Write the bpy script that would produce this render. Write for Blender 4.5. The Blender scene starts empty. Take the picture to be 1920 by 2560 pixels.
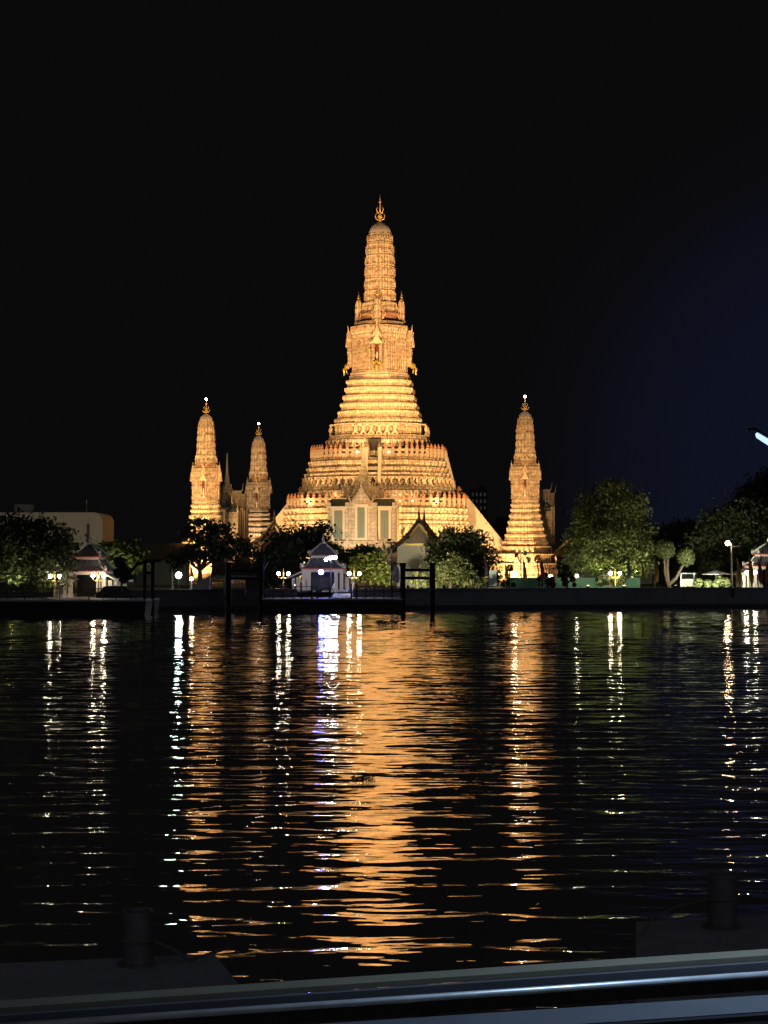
import bpy, math, random
import numpy as np
from mathutils import Vector, Matrix

random.seed(7)
RNG = np.random.default_rng(11)
PI = math.pi
SC = bpy.context.scene
COL = SC.collection

# ------------------------------------------------------------------ camera
CAM_H = 6.0
F = 4500.0                      # focal length in photograph pixels
TILT = math.atan(125.0 / F)     # horizon lies 125 px below the middle
cam_d = bpy.data.cameras.new('camera')
cam = bpy.data.objects.new('camera', cam_d)
COL.objects.link(cam)
cam.location = (0, 0, CAM_H)
cam.rotation_euler = (PI / 2 + TILT, 0, 0)
cam_d.sensor_width = 36
cam_d.lens = 36 * F / 2560
cam_d.clip_start = 0.1
cam_d.clip_end = 6000
SC.camera = cam


def P(px, py, Y):
    """world point that lies Y metres in front of the camera under a photo pixel"""
    u = (px - 960.0) / F
    v = (1280.0 - py) / F
    ct, st = math.cos(TILT), math.sin(TILT)
    yy = ct - v * st
    zz = st + v * ct
    k = Y / yy
    return Vector((u * k, Y, CAM_H + zz * k))


# ------------------------------------------------------------------ world: night sky with added glows
W = bpy.data.worlds.new('World')
SC.world = W
W.use_nodes = True
nt = W.node_tree
nt.nodes.clear()
out = nt.nodes.new('ShaderNodeOutputWorld')
bg_sky = nt.nodes.new('ShaderNodeBackground')
sky = nt.nodes.new('ShaderNodeTexSky')
sky.sky_type = 'NISHITA'
sky.sun_disc = False
sky.sun_elevation = math.radians(-6)
sky.sun_rotation = math.radians(180)
nt.links.new(sky.outputs[0], bg_sky.inputs[0])
bg_sky.inputs[1].default_value = 0.02
# added sky glows: fill from behind the camera, blue lamp glare towards the right
geo = nt.nodes.new('ShaderNodeNewGeometry')


def wnode(t, **kw):
    n = nt.nodes.new(t)
    for k, v in kw.items():
        setattr(n, k, v)
    return n


def wglow(direction, width, colour, strength, power=1.0):
    d = Vector(direction).normalized()
    dot = wnode('ShaderNodeVectorMath', operation='DOT_PRODUCT')
    nt.links.new(geo.outputs['Incoming'], dot.inputs[0])
    dot.inputs[1].default_value = (-d.x, -d.y, -d.z)
    mr = wnode('ShaderNodeMapRange', interpolation_type='SMOOTHERSTEP')
    mr.inputs['From Min'].default_value = math.cos(math.radians(width))
    mr.inputs['From Max'].default_value = 1.0
    nt.links.new(dot.outputs['Value'], mr.inputs['Value'])
    pw = wnode('ShaderNodeMath', operation='POWER')
    nt.links.new(mr.outputs[0], pw.inputs[0])
    pw.inputs[1].default_value = power
    mul = wnode('ShaderNodeMath', operation='MULTIPLY')
    nt.links.new(pw.outputs[0], mul.inputs[0])
    mul.inputs[1].default_value = strength
    b = wnode('ShaderNodeBackground')
    b.inputs[0].default_value = (*colour, 1)
    nt.links.new(mul.outputs[0], b.inputs[1])
    return b


def wadd(a, b):
    n = nt.nodes.new('ShaderNodeAddShader')
    nt.links.new(a.outputs[0], n.inputs[0])
    nt.links.new(b.outputs[0], n.inputs[1])
    return n


base = wnode('ShaderNodeBackground')
base.inputs[0].default_value = (0.0031, 0.0028, 0.0031, 1)
base.inputs[1].default_value = 1.0
acc = wadd(bg_sky, base)
acc = wadd(acc, wglow((0.27, 1, 0.055), 13.0, (0.006, 0.014, 0.055), 0.20, 2.2))      # blue glare round the tube light, painted into the sky
acc = wadd(acc, wglow((0, -1, 0.35), 95, (0.75, 0.82, 1.0), 0.042))             # added fill behind the camera, stands in for near-bank city lamps
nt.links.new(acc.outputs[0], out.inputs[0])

# ------------------------------------------------------------------ render settings
SC.view_settings.view_transform = 'Standard'
SC.view_settings.look = 'None'
SC.view_settings.exposure = 0
SC.view_settings.gamma = 1
SC.view_settings.use_curve_mapping = False
cy = SC.cycles
cy.use_denoising = True
try:
    cy.denoiser = 'OPENIMAGEDENOISE'
    cy.denoising_input_passes = 'RGB_ALBEDO_NORMAL'
except Exception:
    pass
cy.max_bounces = 5
cy.diffuse_bounces = 2
cy.glossy_bounces = 3
cy.transmission_bounces = 2
cy.sample_clamp_direct = 0
cy.sample_clamp_indirect = 40
cy.caustics_reflective = False
cy.caustics_refractive = False
cy.use_light_tree = True


# ------------------------------------------------------------------ materials
def mat(name, colour, rough=0.7, metal=0.0, vary=0.25, scale=1.5, bump=0.0, emit=None, es=0.0, spec=0.5):
    m = bpy.data.materials.new(name)
    m.use_nodes = True
    t = m.node_tree
    b = t.nodes['Principled BSDF']
    b.inputs['Roughness'].default_value = rough
    b.inputs['Metallic'].default_value = metal
    b.inputs['Specular IOR Level'].default_value = spec
    tc = t.nodes.new('ShaderNodeTexCoord')
    nz = t.nodes.new('ShaderNodeTexNoise')
    nz.inputs['Scale'].default_value = scale
    nz.inputs['Detail'].default_value = 5
    t.links.new(tc.outputs['Object'], nz.inputs['Vector'])
    mx = t.nodes.new('ShaderNodeMix')
    mx.data_type = 'RGBA'
    c = colour
    mx.inputs['A'].default_value = (c[0] * (1 - vary), c[1] * (1 - vary), c[2] * (1 - vary), 1)
    mx.inputs['B'].default_value = (min(1, c[0] * (1 + vary)), min(1, c[1] * (1 + vary)), min(1, c[2] * (1 + vary)), 1)
    t.links.new(nz.outputs['Fac'], mx.inputs['Factor'])
    t.links.new(mx.outputs['Result'], b.inputs['Base Color'])
    if bump:
        bp = t.nodes.new('ShaderNodeBump')
        bp.inputs['Strength'].default_value = 0.6
        bp.inputs['Distance'].default_value = bump
        t.links.new(nz.outputs['Fac'], bp.inputs['Height'])
        t.links.new(bp.outputs['Normal'], b.inputs['Normal'])
    if emit:
        b.inputs['Emission Color'].default_value = (*emit, 1)
        b.inputs['Emission Strength'].default_value = es
    return m


def porcelain(name, c1, c2, pu, pv, fac=0.75, bump=0.10):
    """stucco set with bits of porcelain: arched cells along the wall, speckles of flowers"""
    m = bpy.data.materials.new(name)
    m.use_nodes = True
    t = m.node_tree
    L = t.links.new
    b = t.nodes['Principled BSDF']
    b.inputs['Roughness'].default_value = 0.45
    uv = t.nodes.new('ShaderNodeUVMap')
    sep = t.nodes.new('ShaderNodeSeparateXYZ')
    L(uv.outputs[0], sep.inputs[0])

    def M(op, a, bb=None, c=None):
        n = t.nodes.new('ShaderNodeMath')
        n.operation = op
        for i, v in enumerate((a, bb, c)):
            if v is None:
                continue
            if isinstance(v, (int, float)):
                n.inputs[i].default_value = v
            else:
                L(v, n.inputs[i])
        return n.outputs[0]
    su = M('ABSOLUTE', M('SINE', M('MULTIPLY', sep.outputs[0], PI / pu)))
    sv = M('ABSOLUTE', M('SINE', M('MULTIPLY', sep.outputs[1], PI / pv)))
    cell = M('POWER', M('MULTIPLY', M('POWER', su, 0.6), M('POWER', sv, 0.6)), 0.8)
    vo = t.nodes.new('ShaderNodeTexVoronoi')
    vo.inputs['Scale'].default_value = 1.9
    L(uv.outputs[0], vo.inputs['Vector'])
    nz = t.nodes.new('ShaderNodeTexNoise')
    nz.inputs['Scale'].default_value = 1.15
    nz.inputs['Detail'].default_value = 6
    nz.inputs['Roughness'].default_value = 0.7
    L(uv.outputs[0], nz.inputs['Vector'])
    h = M('ADD', M('MULTIPLY', cell, fac), M('MULTIPLY', vo.outputs['Distance'], 0.5))
    h2 = M('MULTIPLY_ADD', nz.outputs['Fac'], 1.7, M('SUBTRACT', h, 0.85))
    rmp = t.nodes.new('ShaderNodeMapRange')
    rmp.inputs['From Min'].default_value = 0.15
    rmp.inputs['From Max'].default_value = 1.0
    L(h2, rmp.inputs['Value'])
    mx = t.nodes.new('ShaderNodeMix')
    mx.data_type = 'RGBA'
    mx.inputs['A'].default_value = (*c2, 1)  # red-brown gap colour with the shade of the recesses put in
    mx.inputs['B'].default_value = (*c1, 1)
    L(rmp.outputs[0], mx.inputs['Factor'])
    # coloured flower tiles
    mx2 = t.nodes.new('ShaderNodeMix')
    mx2.data_type = 'RGBA'
    mx2.blend_type = 'MULTIPLY'
    mx2.inputs['Factor'].default_value = 0.22
    L(mx.outputs['Result'], mx2.inputs['A'])
    L(vo.outputs['Color'], mx2.inputs['B'])
    L(mx2.outputs['Result'], b.inputs['Base Color'])
    bp = t.nodes.new('ShaderNodeBump')
    bp.inputs['Strength'].default_value = 0.9
    bp.inputs['Distance'].default_value = bump
    L(h, bp.inputs['Height'])
    L(bp.outputs['Normal'], b.inputs['Normal'])
    return m


def emitter(name, colour, strength):
    m = bpy.data.materials.new(name)
    m.use_nodes = True
    b = m.node_tree.nodes['Principled BSDF']
    b.inputs['Base Color'].default_value = (0.8, 0.8, 0.8, 1)
    b.inputs['Emission Color'].default_value = (*colour, 1)
    b.inputs['Emission Strength'].default_value = strength
    return m


def leaf_mat(name, colour, hue2):
    m = bpy.data.materials.new(name)
    m.use_nodes = True
    t = m.node_tree
    L = t.links.new
    b = t.nodes['Principled BSDF']
    b.inputs['Roughness'].default_value = 0.55
    g = t.nodes.new('ShaderNodeNewGeometry')
    mx = t.nodes.new('ShaderNodeMix')
    mx.data_type = 'RGBA'
    mx.inputs['A'].default_value = (*colour, 1)
    mx.inputs['B'].default_value = (*hue2, 1)
    L(g.outputs['Random Per Island'], mx.inputs['Factor'])
    L(mx.outputs['Result'], b.inputs['Base Color'])
    tr = t.nodes.new('ShaderNodeBsdfTranslucent')
    L(mx.outputs['Result'], tr.inputs[0])
    ms = t.nodes.new('ShaderNodeMixShader')
    ms.inputs[0].default_value = 0.3
    L(b.outputs[0], ms.inputs[1])
    L(tr.outputs[0], ms.inputs[2])
    L(ms.outputs[0], t.nodes['Material Output'].inputs[0])
    return m


def tile_mat(name, colour, period=0.35):
    m = bpy.data.materials.new(name)
    m.use_nodes = True
    t = m.node_tree
    L = t.links.new
    b = t.nodes['Principled BSDF']
    b.inputs['Roughness'].default_value = 0.4
    tc = t.nodes.new('ShaderNodeTexCoord')
    wv = t.nodes.new('ShaderNodeTexWave')
    wv.inputs['Scale'].default_value = 1 / period * 0.32
    wv.inputs['Distortion'].default_value = 0.3
    L(tc.outputs['Object'], wv.inputs['Vector'])
    nz = t.nodes.new('ShaderNodeTexNoise')
    nz.inputs['Scale'].default_value = 2.0
    L(tc.outputs['Object'], nz.inputs['Vector'])
    mx = t.nodes.new('ShaderNodeMix')
    mx.data_type = 'RGBA'
    mx.inputs['A'].default_value = (*[c * 0.6 for c in colour], 1)
    mx.inputs['B'].default_value = (*[min(1, c * 1.3) for c in colour], 1)
    L(nz.outputs['Fac'], mx.inputs['Factor'])
    L(mx.outputs['Result'], b.inputs['Base Color'])
    bp = t.nodes.new('ShaderNodeBump')
    bp.inputs['Distance'].default_value = 0.08
    L(wv.outputs['Fac'], bp.inputs['Height'])
    L(bp.outputs['Normal'], b.inputs['Normal'])
    return m


M = {}
M['porc'] = porcelain('porcelain_stucco', (0.72, 0.61, 0.46), (0.19, 0.10, 0.05), 0.62, 0.95, 0.6)
M['porc_shaft'] = porcelain('porcelain_shaft', (0.70, 0.58, 0.44), (0.20, 0.09, 0.035), 0.74, 1.6, 0.7, 0.12)
M['porc_body'] = porcelain('porcelain_wall', (0.68, 0.59, 0.46), (0.24, 0.14, 0.08), 0.8, 0.7, 0.3, 0.06)
M['figure'] = mat('figure_stucco', (0.62, 0.50, 0.36), 0.5, vary=0.3, scale=3)
M['redfin'] = mat('red_terracotta', (0.42, 0.20, 0.11), 0.7, vary=0.25)
M['redband'] = porcelain('red_painted_stucco', (0.60, 0.36, 0.22), (0.26, 0.07, 0.03), 0.6, 0.6, 0.6)
M['darkred'] = mat('dark_red_recess', (0.14, 0.025, 0.015), 0.8)
M['lead'] = mat('grey_dome_tiles', (0.34, 0.31, 0.30), 0.4, vary=0.3, scale=4)
M['gold'] = mat('gilded_metal', (0.85, 0.58, 0.20), 0.28, metal=0.85, vary=0.1)
M['goldfin'] = mat('gilt_finial', (0.80, 0.55, 0.20), 0.35, metal=0.35, vary=0.1)
M['dullgold'] = mat('dull_gilt_roof_edge', (0.24, 0.12, 0.04), 0.35, metal=0.3, vary=0.7, scale=3)
M['goldp'] = mat('gold_paint', (0.55, 0.40, 0.10), 0.35, metal=0.4, vary=0.2, scale=6)
M['white_st'] = mat('pale_statue', (0.72, 0.68, 0.60), 0.5, vary=0.1)
M['stair'] = mat('shaded_stair_stone', (0.045, 0.040, 0.036), 0.8, vary=0.3)  # shade between the stair walls is put into this dark colour
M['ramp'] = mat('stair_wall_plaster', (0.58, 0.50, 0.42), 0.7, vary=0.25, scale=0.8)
M['mwall'] = porcelain('mondop_wall', (0.42, 0.37, 0.30), (0.20, 0.15, 0.10), 0.7, 0.7, 0.5, 0.05)
M['mspire'] = porcelain('mondop_spire', (0.62, 0.56, 0.42), (0.30, 0.24, 0.15), 0.7, 0.7, 0.5, 0.05)
M['mpanel'] = mat('mondop_plaster', (0.44, 0.38, 0.31), 0.7, vary=0.15, scale=2)
M['shutter'] = mat('green_grey_shutter', (0.09, 0.12, 0.10), 0.5, vary=0.3, scale=5)
M['mroof'] = tile_mat('dark_green_tiles', (0.06, 0.07, 0.05))
M['plaster'] = mat('white_plaster', (0.52, 0.48, 0.42), 0.75, vary=0.10, scale=1.2)
M['ped'] = mat('dark_gilt_carving', (0.20, 0.12, 0.05), 0.5, vary=0.6, scale=4, bump=0.05)
M['khaki'] = mat('cream_plaster', (0.55, 0.52, 0.40), 0.8, vary=0.10, scale=0.7)
M['roof_dark'] = tile_mat('dark_brown_tiles', (0.045, 0.032, 0.026))
M['roof_slate'] = tile_mat('blue_grey_tiles', (0.085, 0.082, 0.098))
M['ridge'] = mat('pale_ridge_plaster', (0.38, 0.36, 0.33), 0.7, vary=0.2)
M['redtrim'] = mat('red_trim', (0.45, 0.10, 0.07), 0.6)
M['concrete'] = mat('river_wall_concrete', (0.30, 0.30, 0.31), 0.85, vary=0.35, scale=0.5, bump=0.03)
M['dconcrete'] = mat('dark_concrete', (0.16, 0.165, 0.16), 0.85, vary=0.4, scale=0.5, bump=0.03)  # darker concrete with random mottling
M['cabinet'] = mat('dark_red_cabinet', (0.05, 0.016, 0.02), 0.6, vary=0.3)
M['footing'] = mat('footing_concrete', (0.05, 0.05, 0.05), 0.5, vary=0.4, scale=1.0)  # darker concrete along the foot of the walls
M['ground'] = mat('temple_lawn', (0.06, 0.07, 0.035), 0.9, vary=0.4, scale=0.3)
M['paving'] = mat('pale_paving', (0.40, 0.37, 0.32), 0.85, vary=0.2, scale=0.6)
M['black_steel'] = mat('black_painted_steel', (0.018, 0.018, 0.020), 0.45, vary=0.3, scale=3)
M['pile'] = mat('dark_timber_pile', (0.018, 0.016, 0.016), 0.85, vary=0.4, scale=2, spec=0.2)
M['hull'] = mat('black_pontoon_steel', (0.012, 0.012, 0.014), 0.5, vary=0.4, scale=0.8)
M['deck'] = mat('grey_pontoon_deck', (0.42, 0.42, 0.46), 0.7, vary=0.35, scale=2.5, bump=0.01)
M['steel'] = mat('brushed_steel', (0.74, 0.75, 0.76), 0.40, metal=0.5, vary=0.35, scale=14, bump=0.002)
M['coping'] = mat('beige_coping', (0.20, 0.17, 0.115), 0.7, vary=0.2, scale=6, bump=0.002)
M['greyrail'] = mat('grey_painted_board', (0.10, 0.10, 0.11), 0.6, vary=0.25, scale=5)
M['olive'] = mat('brown_timber_board', (0.045, 0.036, 0.026), 0.65, vary=0.35, scale=4)
M['bollard'] = mat('rusty_bollard_steel', (0.26, 0.23, 0.22), 0.45, metal=0.3, vary=0.5, scale=6, bump=0.004)
M['rope'] = mat('mooring_rope', (0.22, 0.19, 0.14), 0.9, vary=0.3, scale=20)
M['bark'] = mat('bark', (0.10, 0.075, 0.05), 0.9, vary=0.4, scale=3, bump=0.03)
M['teal'] = mat('teal_hoarding', (0.05, 0.17, 0.125), 0.6, vary=0.25, scale=0.7)
M['building'] = mat('cream_concrete_building', (0.48, 0.43, 0.34), 0.85, vary=0.15, scale=0.4)
M['window'] = mat('dark_window_glass', (0.02, 0.02, 0.025), 0.1, vary=0.2)
M['brown_roof'] = tile_mat('brown_house_tiles', (0.12, 0.08, 0.055))
M['lavender'] = mat('lavender_cloth', (0.62, 0.45, 0.66), 0.8, vary=0.15, scale=2)
M['yellow'] = mat('yellow_cloth', (0.88, 0.58, 0.08), 0.8, vary=0.15, scale=2)
M['redcloth'] = mat('red_cloth', (0.50, 0.10, 0.11), 0.8, vary=0.15, scale=2)
M['whitecloth'] = mat('white_cloth', (0.75, 0.76, 0.80), 0.8, vary=0.08, scale=2)
M['bluepanel'] = mat('pale_blue_board', (0.45, 0.58, 0.62), 0.6, vary=0.1)
M['pole'] = mat('grey_flag_pole', (0.30, 0.30, 0.29), 0.5, vary=0.15)
M['carpaint'] = mat('dark_car_paint', (0.03, 0.03, 0.035), 0.2, vary=0.1)
M['vanpaint'] = mat('white_van_paint', (0.40, 0.47, 0.47), 0.3, vary=0.06)
M['rubber'] = mat('rubber', (0.012, 0.012, 0.012), 0.8)
M['duck'] = mat('dark_floating_plant', (0.018, 0.022, 0.012), 0.8)
M['dim_tower'] = mat('dim_far_building', (0.035, 0.033, 0.033), 0.9)
M['litwin'] = emitter('lit_far_windows', (1.0, 0.75, 0.5), 0.006)
M['globe'] = emitter('lamp_globe_warm', (1.0, 0.84, 0.64), 105)
M['globe_dim'] = emitter('lamp_globe_small', (1.0, 0.80, 0.58), 60)
M['led_blue'] = emitter('blue_white_led', (0.09, 0.12, 1.0), 260)
M['led_white'] = emitter('white_led', (0.90, 0.93, 1.0), 150)
M['led_green'] = emitter('greenish_white_led', (0.80, 1.0, 0.86), 85)
M['sodium'] = emitter('orange_street_lamp', (1.0, 0.62, 0.35), 110)
M['flood'] = emitter('warm_flood_lens', (1.0, 0.70, 0.36), 30)
M['star'] = emitter('white_beacon', (1.0, 0.92, 0.86), 40)
M['tube'] = emitter('blue_white_tube', (0.40, 0.58, 1.0), 1.7)
M['leaf'] = leaf_mat('leaves_deep', (0.024, 0.040, 0.014), (0.085, 0.098, 0.030))
M['leaf_dark'] = leaf_mat('leaves_dark', (0.014, 0.022, 0.010), (0.040, 0.055, 0.020))
M['leaf_yel'] = leaf_mat('leaves_yellowish', (0.07, 0.10, 0.018), (0.20, 0.21, 0.040))
M['leaf_mid'] = leaf_mat('leaves_mid', (0.045, 0.060, 0.018), (0.12, 0.13, 0.04))


# ------------------------------------------------------------------ mesh builder
class MB:
    def __init__(s):
        s.v, s.f, s.uv = [], [], []
        s.n = 0

    def add(s, verts, faces, uvs=None):
        o = s.n
        s.v.extend(tuple(p) for p in verts)
        s.n += len(verts)
        for k, fc in enumerate(faces):
            s.f.append(tuple(i + o for i in fc))
            if uvs is not None:
                s.uv.append(uvs[k])
            else:
                fv = [verts[i] for i in fc]
                s.uv.append([(p[0] + p[1], p[2]) for p in fv])
        return s

    def box(s, c, d, rz=0.0, taper=1.0):
        x, y, z = d[0] / 2, d[1] / 2, d[2] / 2
        cs, sn = math.cos(rz), math.sin(rz)
        vs = []
        for zz in (-z, z):
            k = taper if zz > 0 else 1
            for xx, yy in ((-x, -y), (x, -y), (x, y), (-x, y)):
                xx, yy = xx * k, yy * k
                vs.append((c[0] + xx * cs - yy * sn, c[1] + xx * sn + yy * cs, c[2] + zz))
        return s.add(vs, [(0, 3, 2, 1), (4, 5, 6, 7), (0, 1, 5, 4), (1, 2, 6, 5), (2, 3, 7, 6), (3, 0, 4, 7)])

    def hexa(s, lo, hi):
        """8 corner solid: four lower points, four upper points (same winding)"""
        return s.add(list(lo) + list(hi), [(0, 3, 2, 1), (4, 5, 6, 7), (0, 1, 5, 4), (1, 2, 6, 5), (2, 3, 7, 6), (3, 0, 4, 7)])

    def prism(s, poly, off):
        """extrude a 3D polygon by an offset vector"""
        n = len(poly)
        o = Vector(off)
        vs = [tuple(p) for p in poly] + [tuple(Vector(p) + o) for p in poly]
        fs = [tuple(range(n - 1, -1, -1)), tuple(range(n, 2 * n))]
        for i in range(n):
            j = (i + 1) % n
            fs.append((i, j, n + j, n + i))
        return s.add(vs, fs)

    def loft(s, loops, cap0=True, cap1=True, closed=True):
        """list of loops, each a list of 3D points of equal length"""
        n = len(loops[0])
        vs, fs, uvs = [], [], []
        lens = [0.0]
        mid = loops[len(loops) // 2]
        for i in range(n):
            a, b = mid[i], mid[(i + 1) % n]
            lens.append(lens[-1] + math.dist(a, b))
        vv = [0.0]
        for k in range(1, len(loops)):
            vv.append(vv[-1] + math.dist(loops[k - 1][0], loops[k][0]))
        for lp in loops:
            vs.extend(lp)
        for k in range(len(loops) - 1):
            for i in range(n if closed else n - 1):
                j = (i + 1) % n
                fs.append((k * n + i, k * n + j, (k + 1) * n + j, (k + 1) * n + i))
                uvs.append([(lens[i], vv[k]), (lens[i + 1], vv[k]), (lens[i + 1], vv[k + 1]), (lens[i], vv[k + 1])])
        if cap0:
            fs.append(tuple(range(n - 1, -1, -1)))
            uvs.append([(p[0], p[1]) for p in reversed(loops[0])])
        if cap1:
            b = (len(loops) - 1) * n
            fs.append(tuple(b + i for i in range(n)))
            uvs.append([(p[0], p[1]) for p in loops[-1]])
        return s.add(vs, fs, uvs)

    def lathe(s, prof, c=(0, 0, 0), n=16):
        loops = []
        for z, r in prof:
            r = max(r, 0.002)
            loops.append([(c[0] + r * math.cos(2 * PI * i / n), c[1] + r * math.sin(2 * PI * i / n), c[2] + z) for i in range(n)])
        return s.loft(loops)

    def cyl(s, a, b, r, r2=None, n=10):
        return s.tube([a, b], [r, r if r2 is None else r2], n)

    def tube(s, pts, rad, n=8):
        pts = [Vector(p) for p in pts]
        if not hasattr(rad, '__len__'):
            rad = [rad] * len(pts)
        loops = []
        up = Vector((0.13, 0.31, 1)).normalized()
        for i, p in enumerate(pts):
            d = (pts[min(i + 1, len(pts) - 1)] - pts[max(i - 1, 0)]).normalized()
            x = d.cross(up)
            if x.length < 1e-4:
                x = d.cross(Vector((1, 0, 0)))
            x.normalize()
            y = d.cross(x).normalized()
            loops.append([tuple(p + (x * math.cos(-2 * PI * k / n) + y * math.sin(-2 * PI * k / n)) * max(rad[i], 0.003)) for k in range(n)])
        return s.loft(loops)

    def ball(s, c, r, n=12, m=8, sz=1.0, noise=0.0):
        loops = []
        for k in range(m + 1):
            a = -PI / 2 + PI * k / m
            rr = max(r * math.cos(a), 0.002)
            loops.append([(c[0] + rr * math.cos(2 * PI * i / n), c[1] + rr * math.sin(2 * PI * i / n), c[2] + r * sz * math.sin(a)) for i in range(n)])
        return s.loft(loops)

    def build(s, name, material, parent=None, loc=None, smooth=False):
        me = bpy.data.meshes.new(name)
        me.from_pydata(s.v, [], s.f)
        uvl = me.uv_layers.new(name='UVMap')
        flat = np.array([c for fc in s.uv for p in fc for c in p], dtype=np.float32)
        uvl.data.foreach_set('uv', flat)
        if smooth:
            me.polygons.foreach_set('use_smooth', [True] * len(me.polygons))
        me.materials.append(M[material] if isinstance(material, str) else material)
        me.update()
        o = bpy.data.objects.new(name, me)
        COL.objects.link(o)
        if parent is not None:
            o.parent = parent
        if loc is not None:
            o.location = loc
        return o


def tag(o, label=None, cat=None, group=None, kind=None):
    if label:
        o['label'] = label
    if cat:
        o['category'] = cat
    if group:
        o['group'] = group
    if kind:
        o['kind'] = kind
    return o


def empty(name, loc, label, cat, group=None, rz=0.0):
    o = bpy.data.objects.new(name, None)
    o.empty_display_size = 0.5
    COL.objects.link(o)
    o.location = loc
    o.rotation_euler = (0, 0, rz)
    return tag(o, label, cat, group)


def kids(o):
    return [c for c in COL.objects if c.parent == o]


def copy_tree(o, parent=None):
    c = o.copy()
    COL.objects.link(c)
    c.parent = parent
    for ch in kids(o):
        copy_tree(ch, c)
    return c


def spot(parent, loc, target, watts, colour, angle=60, blend=0.5, size=0.4):
    """the light that a lamp gives off; child of its lamp"""
    d = bpy.data.lights.new('lamp_beam', 'SPOT')
    d.energy = watts
    d.color = colour
    d.spot_size = math.radians(angle)
    d.spot_blend = blend
    d.shadow_soft_size = size
    o = bpy.data.objects.new('lamp_beam', d)
    COL.objects.link(o)
    loc, target = Vector(loc), Vector(target)
    q = (target - loc).to_track_quat('-Z', 'Y')
    o.parent = parent
    pm = parent.matrix_basis if parent is not None else Matrix()
    inv = pm.inverted()
    m = inv @ Matrix.LocRotScale(loc, q, None)
    o.matrix_basis = m
    return o


WARM = (1.0, 0.55, 0.195)
WARM2 = (1.0, 0.58, 0.22)

# ------------------------------------------------------------------ setting: water, ground
GZ = 2.3                               # ground level of the temple bank


def wall_y(px):
    return 219.0 + (px - 360.0) * 0.011


def wall_pt(px, z, back=0.0):
    y = wall_y(px) + back
    return ((px - 960.0) / F * wall_y(px), y, z)


def water_material():
    m = bpy.data.materials.new('river_water')
    m.use_nodes = True
    t = m.node_tree
    L = t.links.new
    b = t.nodes['Principled BSDF']
    b.inputs['Base Color'].default_value = (0.80, 0.79, 0.77, 1)
    b.inputs['Roughness'].default_value = 0.03
    b.inputs['Metallic'].default_value = 1.0
    tc = t.nodes.new('ShaderNodeTexCoord')
    g_ = t.nodes.new('ShaderNodeNewGeometry')
    acc = g_.outputs['Normal']
    # fine ripples: (length across, length along, slope along, slope across)
    for wx, wy, sy, sx in ((1.3, 0.40, 0.16, 0.09), (0.45, 0.16, 0.10, 0.09)):
        mp = t.nodes.new('ShaderNodeMapping')
        mp.inputs['Scale'].default_value = (1 / wx, 1 / wy, 1)
        mp.inputs['Location'].default_value = (wx * 17, wy * 31, 2)
        L(tc.outputs['Object'], mp.inputs['Vector'])
        nz = t.nodes.new('ShaderNodeTexNoise')
        nz.inputs['Scale'].default_value = 1.0
        nz.inputs['Detail'].default_value = 1.5
        L(mp.outputs[0], nz.inputs['Vector'])
        sub = t.nodes.new('ShaderNodeVectorMath')
        sub.operation = 'SUBTRACT'
        L(nz.outputs['Color'], sub.inputs[0])
        sub.inputs[1].default_value = (0.5, 0.5, 0.5)
        mul = t.nodes.new('ShaderNodeVectorMath')
        mul.operation = 'MULTIPLY'
        L(sub.outputs[0], mul.inputs[0])
        mul.inputs[1].default_value = (sx, sy, 0)
        ad = t.nodes.new('ShaderNodeVectorMath')
        ad.operation = 'ADD'
        L(acc, ad.inputs[0])
        L(mul.outputs[0], ad.inputs[1])
        acc = ad.outputs[0]
    nm = t.nodes.new('ShaderNodeVectorMath')
    nm.operation = 'NORMALIZE'
    L(acc, nm.inputs[0])
    L(nm.outputs[0], b.inputs['Normal'])
    return m


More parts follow.
